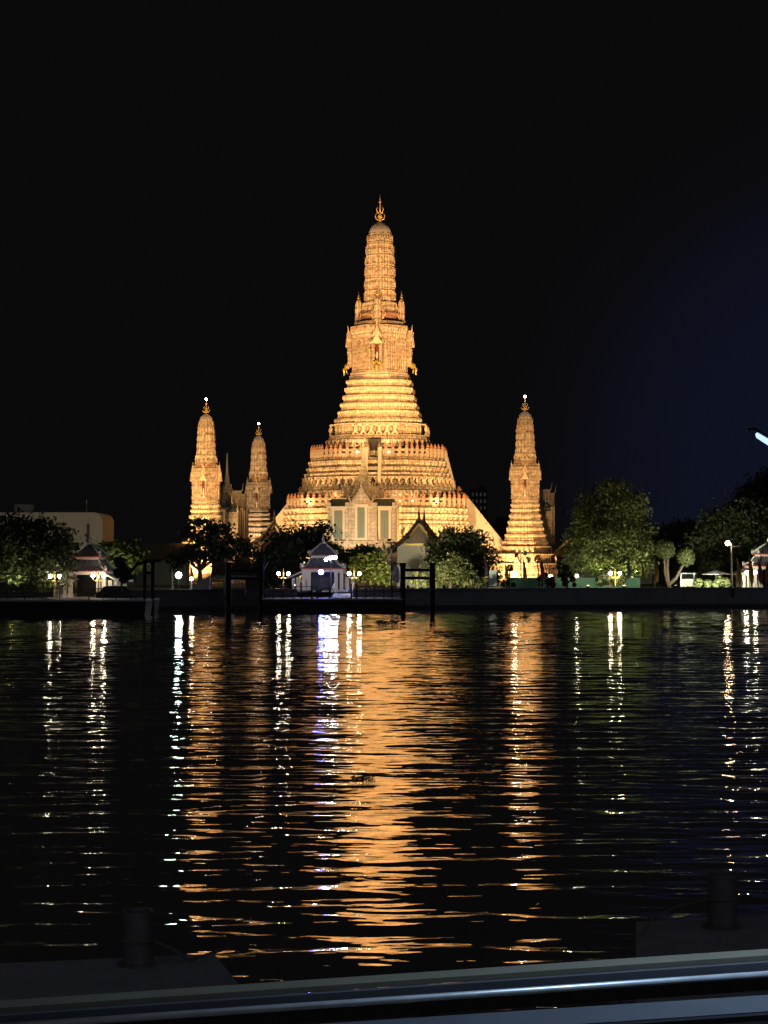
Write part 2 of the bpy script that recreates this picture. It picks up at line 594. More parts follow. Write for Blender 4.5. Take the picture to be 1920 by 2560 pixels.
def build_water():
    """river surface as real waves: a sum of many short crested wave trains"""
    ys = [-6.0]
    while ys[-1] < 262:
        ys.append(ys[-1] + min(0.20, 0.05 + max(0, ys[-1] - 20) * 0.0016))
    ys = np.array(ys)
    nu = 560
    u = np.linspace(-1, 1, nu)
    Yg = np.repeat(ys[:, None], nu, 1)
    Xg = u[None, :] * (16 + 0.30 * np.maximum(ys, 0))[:, None]
    rg = np.random.default_rng(5)
    n = 120
    lam = np.exp(rg.uniform(np.log(0.27), np.log(3.1), n))
    th = rg.normal(0, 0.25, n)
    ph = rg.uniform(0, 2 * PI, n)
    w = np.where(lam < 1.4, 1.0, 0.85)
    w *= WAVE_SLOPE / math.sqrt((w ** 2).sum() / 2)
    Z = np.zeros_like(Xg)
    gust = 1 + 0.16 * np.sin(Xg * 0.13 + Yg * 0.09 + 1) + 0.16 * np.sin(-Xg * 0.07 + Yg * 0.21 + 2.2) + 0.12 * np.sin(Xg * .31 - Yg * .05)
    for i in range(n):
        k = 2 * PI / lam[i]
        Z += (w[i] / k) * np.sin(k * (Xg * math.sin(th[i]) + Yg * math.cos(th[i])) + ph[i])
    Z *= gust
    ny = len(ys)
    V = np.stack([Xg, Yg, Z], -1).reshape(-1, 3)
    idx = np.arange(ny * nu).reshape(ny, nu)
    Fq = np.stack([idx[:-1, :-1], idx[:-1, 1:], idx[1:, 1:], idx[1:, :-1]], -1).reshape(-1, 4)
    base_ = len(V)
    V = np.concatenate([V, np.array([(-900, -60, -.4), (900, -60, -.4), (900, 300, -.4), (-900, 300, -.4)])])
    Fq = np.concatenate([Fq, np.array([[base_, base_ + 1, base_ + 2, base_ + 3]])])
    me = bpy.data.meshes.new('water')
    me.vertices.add(len(V))
    me.vertices.foreach_set('co', V.reshape(-1).astype(np.float32))
    me.loops.add(len(Fq) * 4)
    me.loops.foreach_set('vertex_index', Fq.reshape(-1).astype(np.int32))
    me.polygons.add(len(Fq))
    me.polygons.foreach_set('loop_start', np.arange(0, len(Fq) * 4, 4, dtype=np.int32))
    me.update(calc_edges=True)
    me.polygons.foreach_set('use_smooth', [True] * len(Fq))
    me.materials.append(M['water'])
    o = bpy.data.objects.new('water', me)
    COL.objects.link(o)
    return tag(o, kind='structure')


WAVE_SLOPE = 0.066


def slab(name, x0, x1, y0, y1, z, m, label=None):
    mb = MB()
    mb.add([(x0, y0, z), (x1, y0, z), (x1, y1, z), (x0, y1, z)], [(0, 1, 2, 3)])
    return tag(mb.build(name, m), kind='structure')


M['water'] = water_material()
build_water()
# temple ground: a sheet from the river wall to the horizon
g = MB()
pts = [(-900, wall_y(-17000) if False else 219.6, GZ)]
gl, gr_ = wall_pt(300, GZ, 0.3), wall_pt(2400, GZ, 0.3)
g.add([(-900, 224, GZ), (gl[0] - 6, 224, GZ), gl, gr_, (900, 262, GZ), (1800, 4000, GZ), (-1800, 4000, GZ)], [(0, 1, 2, 3, 4, 5, 6)])
tag(g.build('ground', 'ground'), kind='structure')
pv = MB()
pv.add([(-26, 262, GZ + 0.004), (34, 262, GZ + 0.004), (40, 420, GZ + 0.004), (-44, 420, GZ + 0.004)], [(0, 1, 2, 3)])
tag(pv.build('paving', 'paving'), kind='structure')


# ------------------------------------------------------------------ the prangs
def redent(a0, c, n):
    """unit plan of a square with stepped-in corners"""
    q = []
    for i in range(n + 1):
        x = 1 + (c - 1) * i / n
        a = a0 + (c - a0) * i / n
        q.append((x, a))
        if i < n:
            q.append((1 + (c - 1) * (i + 1) / n, a))
    h = q + [(y, x) for x, y in reversed(q[:-1])]
    pts = []
    for k in range(4):
        for x, y in h:
            for _ in range(k):
                x, y = -y, x
            pts.append((x, y))
    return pts


PLAN_BODY = redent(0.40, 0.72, 4)
PLAN_SHAFT = redent(0.26, 0.74, 5)
PLAN_BASE = redent(0.50, 0.80, 4)


def ring(plan, r, z, c=(0, 0)):
    return [(c[0] + x * r, c[1] + y * r, z) for x, y in plan]


def loft_profile(mb, plan, prof, c=(0, 0)):
    mb.loft([ring(plan, r, z, c) for z, r in prof])


def perimeter(plan, r, step):
    """points along a stepped plan: (x, y, outward angle)"""
    pts = [(x * r, y * r) for x, y in plan]
    res = []
    n = len(pts)
    for i in range(n):
        a, b = pts[i], pts[(i + 1) % n]
        l = math.dist(a, b)
        if l < step * 0.45:
            continue
        k = max(1, int(round(l / step)))
        ang = math.atan2(b[1] - a[1], b[0] - a[0]) - PI / 2
        for j in range(k):
            t = (j + 0.5) / k
            res.append((a[0] + (b[0] - a[0]) * t, a[1] + (b[1] - a[1]) * t, ang))
    return res


def atlas(mb, x, y, ang, z, h):
    """small squatting figure with raised arms holding up the tier above"""
    o = Vector((math.cos(ang), math.sin(ang), 0))
    s = Vector((-math.sin(ang), math.cos(ang), 0))
    p = Vector((x, y, z)) + o * 0.10 * h
    u = Vector((0, 0, h))
    hw = 0.26 * h
    # splayed legs, torso, head, raised arms as short tapered prisms
    def bar(a, b, r):
        mb.tube([a, b], [r, r * 0.8], 4)
    hip = p + u * 0.38 + o * 0.04 * h
    bar(p + s * hw, hip, 0.11 * h)
    bar(p - s * hw, hip, 0.11 * h)
    bar(hip, p + u * 0.72, 0.19 * h)
    bar(p + u * 0.70, p + u * 0.92, 0.085 * h)
    sh = p + u * 0.66
    bar(sh, p + u * 0.98 + s * hw * 1.3, 0.085 * h)
    bar(sh, p + u * 0.98 - s * hw * 1.3, 0.085 * h)


def horn(mb, base, outv, h, r=0.09):
    """slender curved roof finial (chofa)"""
    b = Vector(base)
    o = Vector(outv)
    pts = [b, b + o * 0.28 * h + Vector((0, 0, 0.22 * h)), b + o * 0.30 * h + Vector((0, 0, 0.55 * h)), b + o * 0.46 * h + Vector((0, 0, h))]
    mb.tube(pts, [r, r * 1.0, r * 0.7, r * 0.25], 6)


def trident(mb, z, h, r):
    """gilded many-pronged finial: nested curved prongs round a lance"""
    mb.lathe([(0, 0.22 * r), (0.05 * h, 0.30 * r), (0.10 * h, 0.20 * r), (0.5 * h, 0.13 * r), (0.56 * h, 0.25 * r), (0.62 * h, 0.10 * r), (0.80 * h, 0.07 * r), (h, 0.01)], (0, 0, z), 8)
    for lvl, rr, zz in ((0, 1.0, 0.06), (1, 0.70, 0.30)):
        for k in range(4):
            a = k * PI / 2 + 0.1
            d = Vector((math.cos(a), math.sin(a), 0))
            b = Vector((0, 0, z + zz * h))
            mb.tube([b, b + d * rr * r * 0.75 + Vector((0, 0, 0.05 * h)), b + d * rr * r + Vector((0, 0, 0.16 * h)), b + d * rr * r * 0.72 + Vector((0, 0, 0.27 * h))],
                    [0.10 * r, 0.14 * r, 0.12 * r, 0.03 * r], 6)
    mb.ball((0, 0, z + 0.20 * h), 0.52 * r, 12, 8)
    mb.ball((0, 0, z + 0.72 * h), 0.24 * r, 10, 6)


def standing_statue(mb, c, o, h):
    c, o = Vector(c), Vector(o)
    s = Vector((-o.y, o.x, 0))
    u = Vector((0, 0, h))
    mb.tube([c, c + u * 0.30, c + u * 0.48, c + u * 0.62, c + u * 0.80], [0.10 * h, 0.07 * h, 0.085 * h, 0.07 * h, 0.10 * h], 8)
    mb.tube([c + u * 0.79, c + u * 0.86, c + u * 0.92, c + u * 1.0], [0.05 * h, 0.07 * h, 0.05 * h, 0.01], 8)
    for q in (-1, 1):
        mb.tube([c + u * 0.76 + s * q * 0.13 * h, c + u * 0.58 + s * q * 0.2 * h, c + u * 0.48 + s * q * 0.13 * h + o * 0.08 * h], [0.045 * h, 0.04 * h, 0.03 * h], 6)


def tiered(mb, plan, tiers, z_of, k, small=False):
    """moulded tiers; tiers = list of (ytop, ybottom, half width px); a dark gap is left above every roll"""
    prof = []
    for i in range(len(tiers) - 1, -1, -1):
        yt, yb, hw = tiers[i][:3]
        fig = len(tiers[i]) > 3
        r = hw * k
        z0, z1 = z_of(yb), z_of(yt)
        h = z1 - z0
        rn = (tiers[i - 1][2] * k if i > 0 else r * 0.95)
        rin = min(r, rn) - 0.10 * h - 0.18
        if fig:
            dp = min(0.9, 0.45 * h)
            prof += [(z0 + .001, r - .25), (z0 + .03 * h, r + .05), (z0 + .12 * h, r + .05), (z0 + .13 * h, r - dp), (z0 + .86 * h, r - dp), (z0 + .87 * h, r + .08), (z1 - .04 * h, r + .08), (z1 - .001, r - .4)]
            continue
        prof += [(z0 + 0.001, r - 0.22), (z0 + 0.16 * h, r - 0.10), (z0 + 0.22 * h, r - 0.02), (z0 + 0.42 * h, r + 0.03), (z0 + 0.60 * h, r), (z0 + 0.64 * h, r - 0.16),
                 (z0 + 0.68 * h, r - 0.22), (z0 + 0.70 * h, max(rin - (.05 if not small else -.12), r - (.55 if not small else .32))), (z1 - 0.001, max(rin - (.05 if not small else -.12), r - (.65 if not small else .40)))]
    loft_profile(mb, plan, prof)
    return prof


def balustrade(mb, fin, plan, r, z0, h, step, gap_half):
    """parapet with square openings and pointed posts; left open in front of the stairs"""
    pts = [(x * r, y * r) for x, y in plan]
    n = len(pts)
    for i in range(n):
        a, b = Vector(pts[i]), Vector(pts[(i + 1) % n])
        l = (b - a).length
        ang = math.atan2(b.y - a.y, b.x - a.x)
        segs = [(0, l)]
        mid = (a + b) / 2
        if l > 4 * gap_half and (abs(mid.x) < 0.3 or abs(mid.y) < 0.3):
            segs = [(0, l / 2 - gap_half), (l / 2 + gap_half, l)]
        for s0, s1 in segs:
            d = (b - a).normalized()
            L = s1 - s0
            c = a + d * (s0 + s1) / 2
            mb.box((c.x, c.y, z0 + 0.20 * h), (L, 0.34, 0.40 * h), ang)
            mb.box((c.x, c.y, z0 + 0.78 * h), (L, 0.38, 0.26 * h), ang)
            k = max(1, int(round(L / step)))
            for j in range(k + 1):
                t = s0 + L * j / k
                p = a + d * t
                fin.append((p.x, p.y, z0, ang))


def stairs(root, ang, r_top, z_top, r_bot, z_bot, w, name='stairway'):
    """steep flight between solid side walls; goes out along direction ang"""
    o = Vector((math.cos(ang), math.sin(ang), 0))
    s = Vector((-math.sin(ang), math.cos(ang), 0))
    st = MB()
    n = 14
    for i in range(n):
        ra = r_top + (r_bot - r_top) * i / n
        rb = r_top + (r_bot - r_top) * (i + 1) / n
        zt = z_top + (z_bot - z_top) * (i + 1) / n + 0.0
        poly = [o * (r_top - 1.0) + s * (-w / 2), o * (r_top - 1.0) + s * (w / 2), o * rb + s * (w / 2), o * rb + s * (-w / 2)]
        z_lo = z_bot - 0.3 if i == n - 1 else z_top + (z_bot - z_top) * (i + 2) / n
        st.prism([(p.x, p.y, z_lo) for p in poly], (0, 0, zt - z_lo))
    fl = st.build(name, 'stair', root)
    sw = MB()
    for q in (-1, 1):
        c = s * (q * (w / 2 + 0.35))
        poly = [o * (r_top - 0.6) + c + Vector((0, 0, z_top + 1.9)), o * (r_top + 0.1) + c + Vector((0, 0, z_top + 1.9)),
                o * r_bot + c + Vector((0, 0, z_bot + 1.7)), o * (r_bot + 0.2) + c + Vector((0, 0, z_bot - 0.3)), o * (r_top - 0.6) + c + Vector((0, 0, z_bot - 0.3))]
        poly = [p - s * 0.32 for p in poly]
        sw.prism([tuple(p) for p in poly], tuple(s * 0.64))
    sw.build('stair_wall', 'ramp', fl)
    return fl


def niche_porch(root, ang, r_wall, r_porch, z0, z1, zped, w, small=False):
    """projecting porch with niche, statue, stacked pediments and horns"""
    o = Vector((math.cos(ang), math.sin(ang), 0))
    s = Vector((-math.sin(ang), math.cos(ang), 0))
    U = Vector((0, 0, 1))

    def pt(a, b, z):
        return o * a + s * b + U * z
    fr = MB()
    nw = w * 0.46
    zn0 = z0 + (z1 - z0) * 0.10
    for q in (-1, 1):
        b0, b1 = q * nw / 2, q * w / 2
        lo, hi = min(b0, b1), max(b0, b1)
        fr.prism([tuple(pt(r_wall - 0.4, lo, z0)), tuple(pt(r_porch, lo, z0)), tuple(pt(r_porch, hi, z0)), tuple(pt(r_wall - 0.4, hi, z0))], (0, 0, z1 - z0))
        # capitals and bands on the piers
        for f in (0.02, 0.14, 0.62, 0.70, 0.86, 0.95):
            zz = z0 + (z1 - z0) * f
            fr.prism([tuple(pt(r_wall - 0.3, lo - 0.08, zz)), tuple(pt(r_porch + 0.12, lo - 0.08, zz)), tuple(pt(r_porch + 0.12, hi + 0.08, zz)), tuple(pt(r_wall - 0.3, hi + 0.08, zz))], (0, 0, (z1 - z0) * 0.035))
    fr.prism([tuple(pt(r_wall - 0.4, -nw / 2, z0)), tuple(pt(r_porch, -nw / 2, z0)), tuple(pt(r_porch, nw / 2, z0)), tuple(pt(r_wall - 0.4, nw / 2, z0))], (0, 0, zn0 - z0))
    por = fr.build('niche_porch', 'porc_body', root)
    bk = MB()
    bk.prism([tuple(pt(r_wall - 0.35, -nw / 2, zn0)), tuple(pt(r_wall + 0.06, -nw / 2, zn0)), tuple(pt(r_wall + 0.06, nw / 2, zn0)), tuple(pt(r_wall - 0.35, nw / 2, zn0))], (0, 0, z1 - zn0 + 0.02))
    bk.build('niche_recess', 'darkred', por)
    sm = MB()
    hs = (z1 - zn0) * 0.60
    standing_statue(sm, pt(r_wall + (r_porch - r_wall) * .45, 0, zn0 + 0.02), o, hs)
    sm.build('statue', 'white_st', por, smooth=True)
    pe = MB()
    hz = zped - z1
    for i, (ww, za, ha, ro) in enumerate(((w * 1.12, z1 + 0.02, hz * 0.55, 0.25), (w * 0.92, z1 + hz * 0.42, hz * 0.56, 0.0))):
        r_ = r_porch + ro
        pe.prism([tuple(pt(r_wall - 0.5, -ww / 2, za)), tuple(pt(r_wall - 0.5, ww / 2, za)), tuple(pt(r_wall - 0.5, ww * 0.16, za + ha * 0.55)), tuple(pt(r_wall - 0.5, 0, za + ha)), tuple(pt(r_wall - 0.5, -ww * 0.16, za + ha * 0.55))],
                 tuple(o * (r_ - r_wall + 0.5)))
        # raised border
        for q in (-1, 1):
            pe.tube([pt(r_ + 0.06, q * ww / 2, za), pt(r_ + 0.06, q * ww * 0.17, za + ha * 0.55), pt(r_ + 0.06, 0, za + ha * 1.12)], [0.16, 0.13, 0.05] if not small else [0.11, 0.09, 0.04], 6)
            horn(pe, pt(r_, q * ww / 2, za), s * q * .7, ha * 0.42, 0.09 if not small else 0.05)
        horn(pe, pt(r_ - 0.25, 0, za + ha * 0.85), o * .6, ha * (0.75 if not small else .6), 0.11 if not small else 0.06)
    pe.build('pediment', 'figure', por)
    return por


def build_prang(root, S, k, z_of, small):
    """whole tower from tables of photo rows and half widths (px), k = metres per px"""
    # moulded base
    b = MB()
    tiered(b, PLAN_BASE if not small else PLAN_BODY, S['tiers'], z_of, k, small)
    b.build('tiered_base', 'porc', root)
    # ornaments that run along the tiers: leaf tips and supporting figures
    fg = MB()
    nfig = 0
    for yt, yb, hw, stp in S['figures']:
        z0, z1 = z_of(yb), z_of(yt)
        for x, y, a in perimeter(PLAN_BASE if not small else PLAN_BODY, hw * k, stp):
            if y < -.25 * hw * k and nfig < 100:
                nfig += 1
                f1 = MB()
                atlas(f1, x, y, a, z0, z1 - z0)
                f1.build('supporting_figure', 'figure', root)
            else:
                atlas(fg, x, y, a, z0, z1 - z0)
    tag(fg.build('figure_row', 'figure', root), kind='stuff')
    # niche storey
    c = MB()
    yt, yb, hw, hc = S['body']
    z0, z1 = z_of(yb), z_of(yt)
    h = z1 - z0
    r = hw * k
    e = 0.012 * h
    loft_profile(c, PLAN_BODY, [(z0, r * 1.10), (z0 + .05 * h, r * 1.12), (z0 + .06 * h, r * 1.06), (z0 + .10 * h, r * 1.08), (z0 + .11 * h, r * 1.03), (z0 + .14 * h, r * 1.03), (z0 + .15 * h, r),
                                (z0 + .72 * h, r * 0.965), (z0 + .725 * h, r), (z0 + .755 * h, r), (z0 + .76 * h, r * .98), (z0 + .79 * h, r * 1.02), (z0 + .82 * h, r * 1.03), (z0 + .825 * h, r),
                                (z0 + .87 * h, r * 1.05), (z0 + .93 * h, hc * k), (z0 + .985 * h, hc * k), (z1, hc * k * 0.95), (z1 + .01 * h, hc * k * .88), (z1 + .07 * h, hc * k * .86), (z1 + .075 * h, hc * k * .7)])
    for x, y, a_ in perimeter(PLAN_BODY, r * 0.985, 0.95 if not small else .7):
        if min(abs(x), abs(y)) < S['porch_w'] * k * .55:
            continue
        o_ = Vector((math.cos(a_), math.sin(a_), 0))
        s_ = Vector((-math.sin(a_), math.cos(a_), 0))
        p_ = Vector((x, y, z0 + .16 * h)) - o_ * .15
        wq = .20 if not small else .14
        c.prism([tuple(p_ - s_ * wq), tuple(p_ + o_ * .34 - s_ * wq), tuple(p_ + o_ * .34 + s_ * wq), tuple(p_ + s_ * wq)], (0, 0, .55 * h))
    c.build('niche_storey', 'porc_body', root)
    wp = S['porch_w'] * k
    for q in range(4):
        niche_porch(root, q * PI / 2, r * 1.02 + .03, S['porch_r'] * k, z_of(S['niche'][1]), z_of(S['niche'][0]), z_of(S['ped_top']), wp, small)
    if not small:
        for q in range(4):
            a = q * PI / 2
            o = Vector((math.cos(a), math.sin(a), 0))
            s = Vector((-math.sin(a), math.cos(a), 0))
            el = MB()
            zz = z_of(922)
            p = o * (S['porch_r'] * k + 0.15) + Vector((0, 0, zz))
            el.ball(tuple(p + Vector((0, 0, 0.55))), 0.62, 10, 8)
            el.tube([p + Vector((0, 0, 0.5)) + o * .3, p + o * 0.75 + Vector((0, 0, -0.2)), p + o * 0.62 + Vector((0, 0, -1.1)), p + o * 0.8 + Vector((0, 0, -1.35))], [0.32, 0.26, 0.16, 0.1], 8)
            for qq in (-1, 1):
                el.ball(tuple(p + s * qq * 0.62 + Vector((0, 0, 0.6)) - o * 0.1), 0.34, 8, 6)
                el.tube([p + s * qq * 0.3 + o * 0.5, p + s * qq * 0.42 + o * 0.95 + Vector((0, 0, -0.35))], [0.09, 0.03], 6)
                horn(el, p + s * qq * 0.55 + Vector((0, 0, -0.9)), s * qq * 0.6 + o * 0.5, 1.3, 0.1)
            el.build('elephant_head', 'goldp', root, smooth=True)
    # upper bands with figures
    uf = MB()
    for ib, (yt, yb, hw) in enumerate(S['bands']):
        ub = MB()
        z0, z1 = z_of(yb), z_of(yt)
        h = z1 - z0
        r = hw * k
        loft_profile(ub, PLAN_BODY, [(z0, r), (z0 + .10 * h, r), (z0 + .14 * h, r * .90), (z0 + .78 * h, r * .86), (z0 + .82 * h, r * .95), (z1, r * .96)])
        for x, y, a in perimeter(PLAN_BODY, r * 0.90, S['band_step']):
            atlas(uf, x, y, a, z0 + .12 * h, h * 0.76)
        ub.build('frieze', 'redband' if ib else 'porc', root)
    tag(uf.build('garuda_row', 'figure', root), kind='stuff')
    # shaft of rings
    sh = MB()
    prof = []
    rings = S['rings']          # from bottom to top: (y, hw)
    for (ya, ha), (yb2, hb) in zip(rings[:-1], rings[1:]):
        za, zb = z_of(ya), z_of(yb2)
        h = zb - za
        ra, rb = ha * k, hb * k
        prof += [(za, ra * 0.94), (za + .02 * h, ra * 1.0), (za + .13 * h, ra * 1.0), (za + .15 * h, ra * 0.965), (za + .30 * h, ra * 0.975), (za + .80 * h, rb * 0.98), (za + .83 * h, rb * 1.0), (za + .90 * h, rb), (za + .92 * h, rb * S['groove']), (za + .985 * h, rb * S['groove'])]
    loft_profile(sh, PLAN_SHAFT, prof)
    # pilaster strips standing out of the rings
    for (ya, ha), (yb2, hb) in zip(rings[:-1], rings[1:]):
        za, zb = z_of(ya), z_of(yb2)
        h = zb - za
        for x, y, a in perimeter(PLAN_SHAFT, (ha + hb) / 2 * k * 0.985, S['leaf_step']):
            o = Vector((math.cos(a), math.sin(a), 0))
            s = Vector((-math.sin(a), math.cos(a), 0))
            p = Vector((x, y, za + .2 * h))
            w = S['leaf_step'] * 0.26
            sh.prism([tuple(p - s * w - o * .1), tuple(p + s * w - o * .1), tuple(p + s * w * .8 + Vector((0, 0, .42 * h)) - o * .1), tuple(p + Vector((0, 0, .60 * h)) - o * .1), tuple(p - s * w * .8 + Vector((0, 0, .42 * h)) - o * .1)], tuple(o * (.1 + S['leaf_out'])))
    shaft = sh.build('shaft', 'porc_shaft', root)
    # dome cap
    yb2, hb, ytop = S['cap']
    z0, z1 = z_of(yb2), z_of(ytop)
    h, r = z1 - z0, hb * k
    cp = MB()
    pr = []
    for i in range(9):
        t = i / 8
        pr.append((z0 + h * t, max(0.05, r * math.cos(t * PI / 2 * 0.97) ** 0.75)))
    loft_profile(cp, redent(0.2, 0.73, 6), pr)
    cp.build('dome_cap', 'lead', root)
    # finial
    fi = MB()
    trident(fi, z_of(S['fin'][1]), z_of(S['fin'][0]) - z_of(S['fin'][1]), S['fin_r'] * k)
    fo = fi.build('finial', 'goldfin', root, smooth=True)
    if small:
        bl = MB()
        bl.ball((0, 0, z_of(S['fin'][0]) + 0.2), 0.21, 12, 8)
        bl.build('beacon', 'star', fo, smooth=True)
    return shaft


# ---- main prang
D0 = 360.0
KM = D0 / F
CX = (950 - 960) / F * D0
AXR = -math.radians(5.5)
prang = empty('temple_tower', (CX, D0, 0), 'tallest floodlit golden temple tower rising in the middle of the temple', 'temple tower', None, AXR)


def zm(y):
    return P(960, y, D0).z


Q = 0.962   # silhouette to half side, for the turned plan
SM = dict(
    tiers=[(q_[0], q_[1], q_[2] * Q) + tuple(q_[3:]) for q_ in (
        (948, 966, 84), (966, 986, 88), (986, 1005, 92.5), (1005, 1025, 98.4), (1025, 1045, 104.5), (1045, 1064, 113), (1064, 1097, 123, 1), (1097, 1119, 134),
        (1119, 1152, 143),
        (1152, 1170, 176), (1170, 1184, 181), (1184, 1198, 186), (1198, 1223, 190, 1), (1223, 1247, 199), (1247, 1270, 205),
        (1270, 1284, 234), (1284, 1300, 235), (1300, 1315, 236), (1315, 1342, 237, 1), (1342, 1372, 240), (1372, 1410, 244), (1410, 1455, 248))],
    figures=[(1067, 1093, 120 * Q, 1.55), (1201, 1220, 187 * Q, 1.45), (1318, 1339, 234 * Q, 1.55)],
    body=(818, 949, 69 * Q, 74 * Q), porch_w=25, porch_r=80, niche=(868, 918), ped_top=826,
    bands=[(759, 787, 46 * Q), (787, 818, 52 * Q)], band_step=1.05,
    rings=[(759, 40 * Q), (726, 39.4 * Q), (697, 38.6 * Q), (666, 37.6 * Q), (638, 36.2 * Q), (611, 34.2 * Q), (584, 29.5 * Q)], groove=.93, leaf_step=0.80, leaf_out=0.20,
    cap=(584, 28.5 * Q, 554), fin=(485, 556), fin_r=12)
build_prang(prang, SM, KM, zm, False)
# four little spires round the foot of the shaft
for q in range(4):
    a = q * PI / 2
    o = Vector((math.cos(a), math.sin(a), 0)) * (54 * KM)
    ms = MB()
    zb = zm(820)
    k = KM
    prof = [(zb, 13 * k), (zb + 5 * k, 13 * k), (zb + 6 * k, 11 * k), (zb + 14 * k, 10.5 * k), (zb + 15 * k, 8.6 * k)]
    for i in range(5):
        z = zb + (15 + 9.5 * i) * k
        prof += [(z, 8.6 * k), (z + 8.3 * k, (8.6 - 0.35 * i) * k), (z + 8.5 * k, (8.0 - .35 * i) * k), (z + 9.4 * k, (8.0 - .35 * i) * k)]
    z = zb + 63 * k
    prof += [(z, 6.8 * k), (z + 5 * k, 5.2 * k), (z + 9 * k, 2.2 * k), (z + 10 * k, 0.1)]
    loft_profile(ms, PLAN_BODY, prof, (o.x, o.y))
    mo = ms.build('small_spire', 'porc_shaft', prang)
    fn = MB()
    fn.lathe([(0, .12), (0.25, .38), (.5, .14), (.7, .22), (.9, .08), (1.6, .01)], (o.x, o.y, zb + 73 * k), 8)
    fn.build('spire_tip', 'gold', mo)
# terraces' parapets and stairs
for r_px, ya, yb, gap in ((171, 1130, 1151, 1.1), (229, 1250, 1270, 1.4)):
    mb, fn = MB(), []
    balustrade(mb, fn, PLAN_BASE, r_px * 0.94 * KM, zm(yb), zm(ya) - zm(yb), 1.22, gap)
    bo = mb.build('balustrade', 'porc_body', prang)
    hp = zm(ya) - zm(yb)
    pm, tm = MB(), MB()
    pm.box((0, 0, .5 * hp), (.62, .46, hp + .02))
    tm.lathe([(0, 0.26), (0.14, 0.34), (0.24, 0.20), (0.42, 0.30), (0.60, 0.20), (1.05, 0.02)], (0, 0, hp), 6)
    pm.v, tm.v = pm.v + tm.v, []
    pm.f += [tuple(i + 8 for i in f_) for f_ in tm.f]
    pm.uv += tm.uv
    pm.n += tm.n
    nb0 = len(pm.f) - len(tm.f)
    p0_ = pm.build('post', 'porc_body', bo)
    p0_.data.materials.append(M['redfin'])
    for ip, pl_ in enumerate(p0_.data.polygons):
        pl_.material_index = 1 if ip >= nb0 else 0
    for ip, (x_, y_, z_, a_) in enumerate(fn):
        o_ = p0_ if ip == 0 else p0_.copy()
        if ip:
            COL.objects.link(o_)
        o_.location = (x_, y_, z_)
        o_.rotation_euler = (0, 0, a_)
for q in range(4):
    a = q * PI / 2
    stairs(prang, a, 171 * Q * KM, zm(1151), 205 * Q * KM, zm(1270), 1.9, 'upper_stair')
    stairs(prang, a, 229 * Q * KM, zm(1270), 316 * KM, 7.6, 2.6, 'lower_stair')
    cw = MB()
    o = Vector((math.cos(a), math.sin(a), 0))
    s = Vector((-math.sin(a), math.cos(a), 0))
    cw.prism([tuple(o * 18.6 - s * 4.5 + Vector((0, 0, GZ))), tuple(o * 25.6 - s * 4.5 + Vector((0, 0, GZ))), tuple(o * 25.6 + s * 4.5 + Vector((0, 0, GZ))), tuple(o * 18.6 + s * 4.5 + Vector((0, 0, GZ)))], (0, 0, 5.2))
    cw.build('causeway', 'ramp', prang)
    # dark doorway head above the upper stair
    o = Vector((math.cos(a), math.sin(a), 0))
    s = Vector((-math.sin(a), math.cos(a), 0))
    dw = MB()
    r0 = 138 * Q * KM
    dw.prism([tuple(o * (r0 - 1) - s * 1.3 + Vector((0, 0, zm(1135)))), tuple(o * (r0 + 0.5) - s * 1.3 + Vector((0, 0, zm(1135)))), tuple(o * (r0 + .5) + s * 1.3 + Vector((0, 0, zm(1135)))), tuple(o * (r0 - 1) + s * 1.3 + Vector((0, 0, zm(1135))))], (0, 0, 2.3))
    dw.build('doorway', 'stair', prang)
    for qq in (-1, 1):
        gp = MB()
        p = o * (206 * Q * KM) + s * qq * 1.5
        gp.box((p.x, p.y, zm(1270) + 1.4), (0.7, 0.7, 2.8))
        gp.lathe([(0, .5), (.3, .62), (.5, .3), (.9, .4), (1.5, .03)], (p.x, p.y, zm(1270) + 2.8), 8)
        gp.build('gate_post', 'redfin', prang)

# ---- corner prangs
C_OFF = 29.5
KS = (D0 - 1.091 * C_OFF) / F


def zs(y):
    return P(960, y, KS * F).z


QS = 0.965
SS = dict(
    tiers=[(q_[0], q_[1], q_[2] * QS) + tuple(q_[3:]) for q_ in (
        (1255, 1268, 37.5), (1268, 1281, 38.5), (1281, 1297, 41.5), (1297, 1312, 45), (1312, 1330, 48.5), (1330, 1346, 53), (1346, 1366, 59),
        (1366, 1384, 68, 1), (1384, 1411, 78, 1), (1411, 1440, 82), (1440, 1456, 87))],
    figures=[(1368, 1382, 66 * QS, 1.0), (1388, 1408, 76 * QS, 1.3)],
    body=(1166, 1256, 31.5 * QS, 32.5 * QS), porch_w=15.5, porch_r=34.6, niche=(1200, 1248), ped_top=1160,
    bands=[(1134, 1155, 27.8 * QS), (1155, 1167, 30 * QS)], band_step=0.8,
    rings=[(1135, 25 * QS), (1118, 24.2 * QS), (1101, 23.4 * QS), (1084, 22.6 * QS), (1067, 21.6 * QS), (1041, 16.5 * QS)], groove=.955, leaf_step=0.66, leaf_out=0.12,
    cap=(1042, 15.8 * QS, 1027), fin=(994, 1027), fin_r=9)


def local(x, y):
    c, s = math.cos(AXR), math.sin(AXR)
    return (CX + x * c - y * s, D0 + x * s + y * c)


rx, ry = local(C_OFF, -C_OFF)
sat = empty('corner_tower', (rx, ry, 0), 'slim golden corner tower to the right of the great tower, green hoarding at its foot', 'temple tower', 'slim corner towers round the great tower', AXR)
build_prang(sat, SS, KS, zs, True)
lx, ly = local(-C_OFF, -C_OFF)
s2 = copy_tree(sat)
s2.location = (lx, ly, 0)
s2['label'] = 'slim golden corner tower farthest left, brightly lit above a dark tree'
bx_, by_ = local(-C_OFF, C_OFF)
s3 = copy_tree(sat)
s3.location = (bx_, by_, 0)
s3['label'] = 'dimmer beige corner tower standing farther back, close left of the great tower'

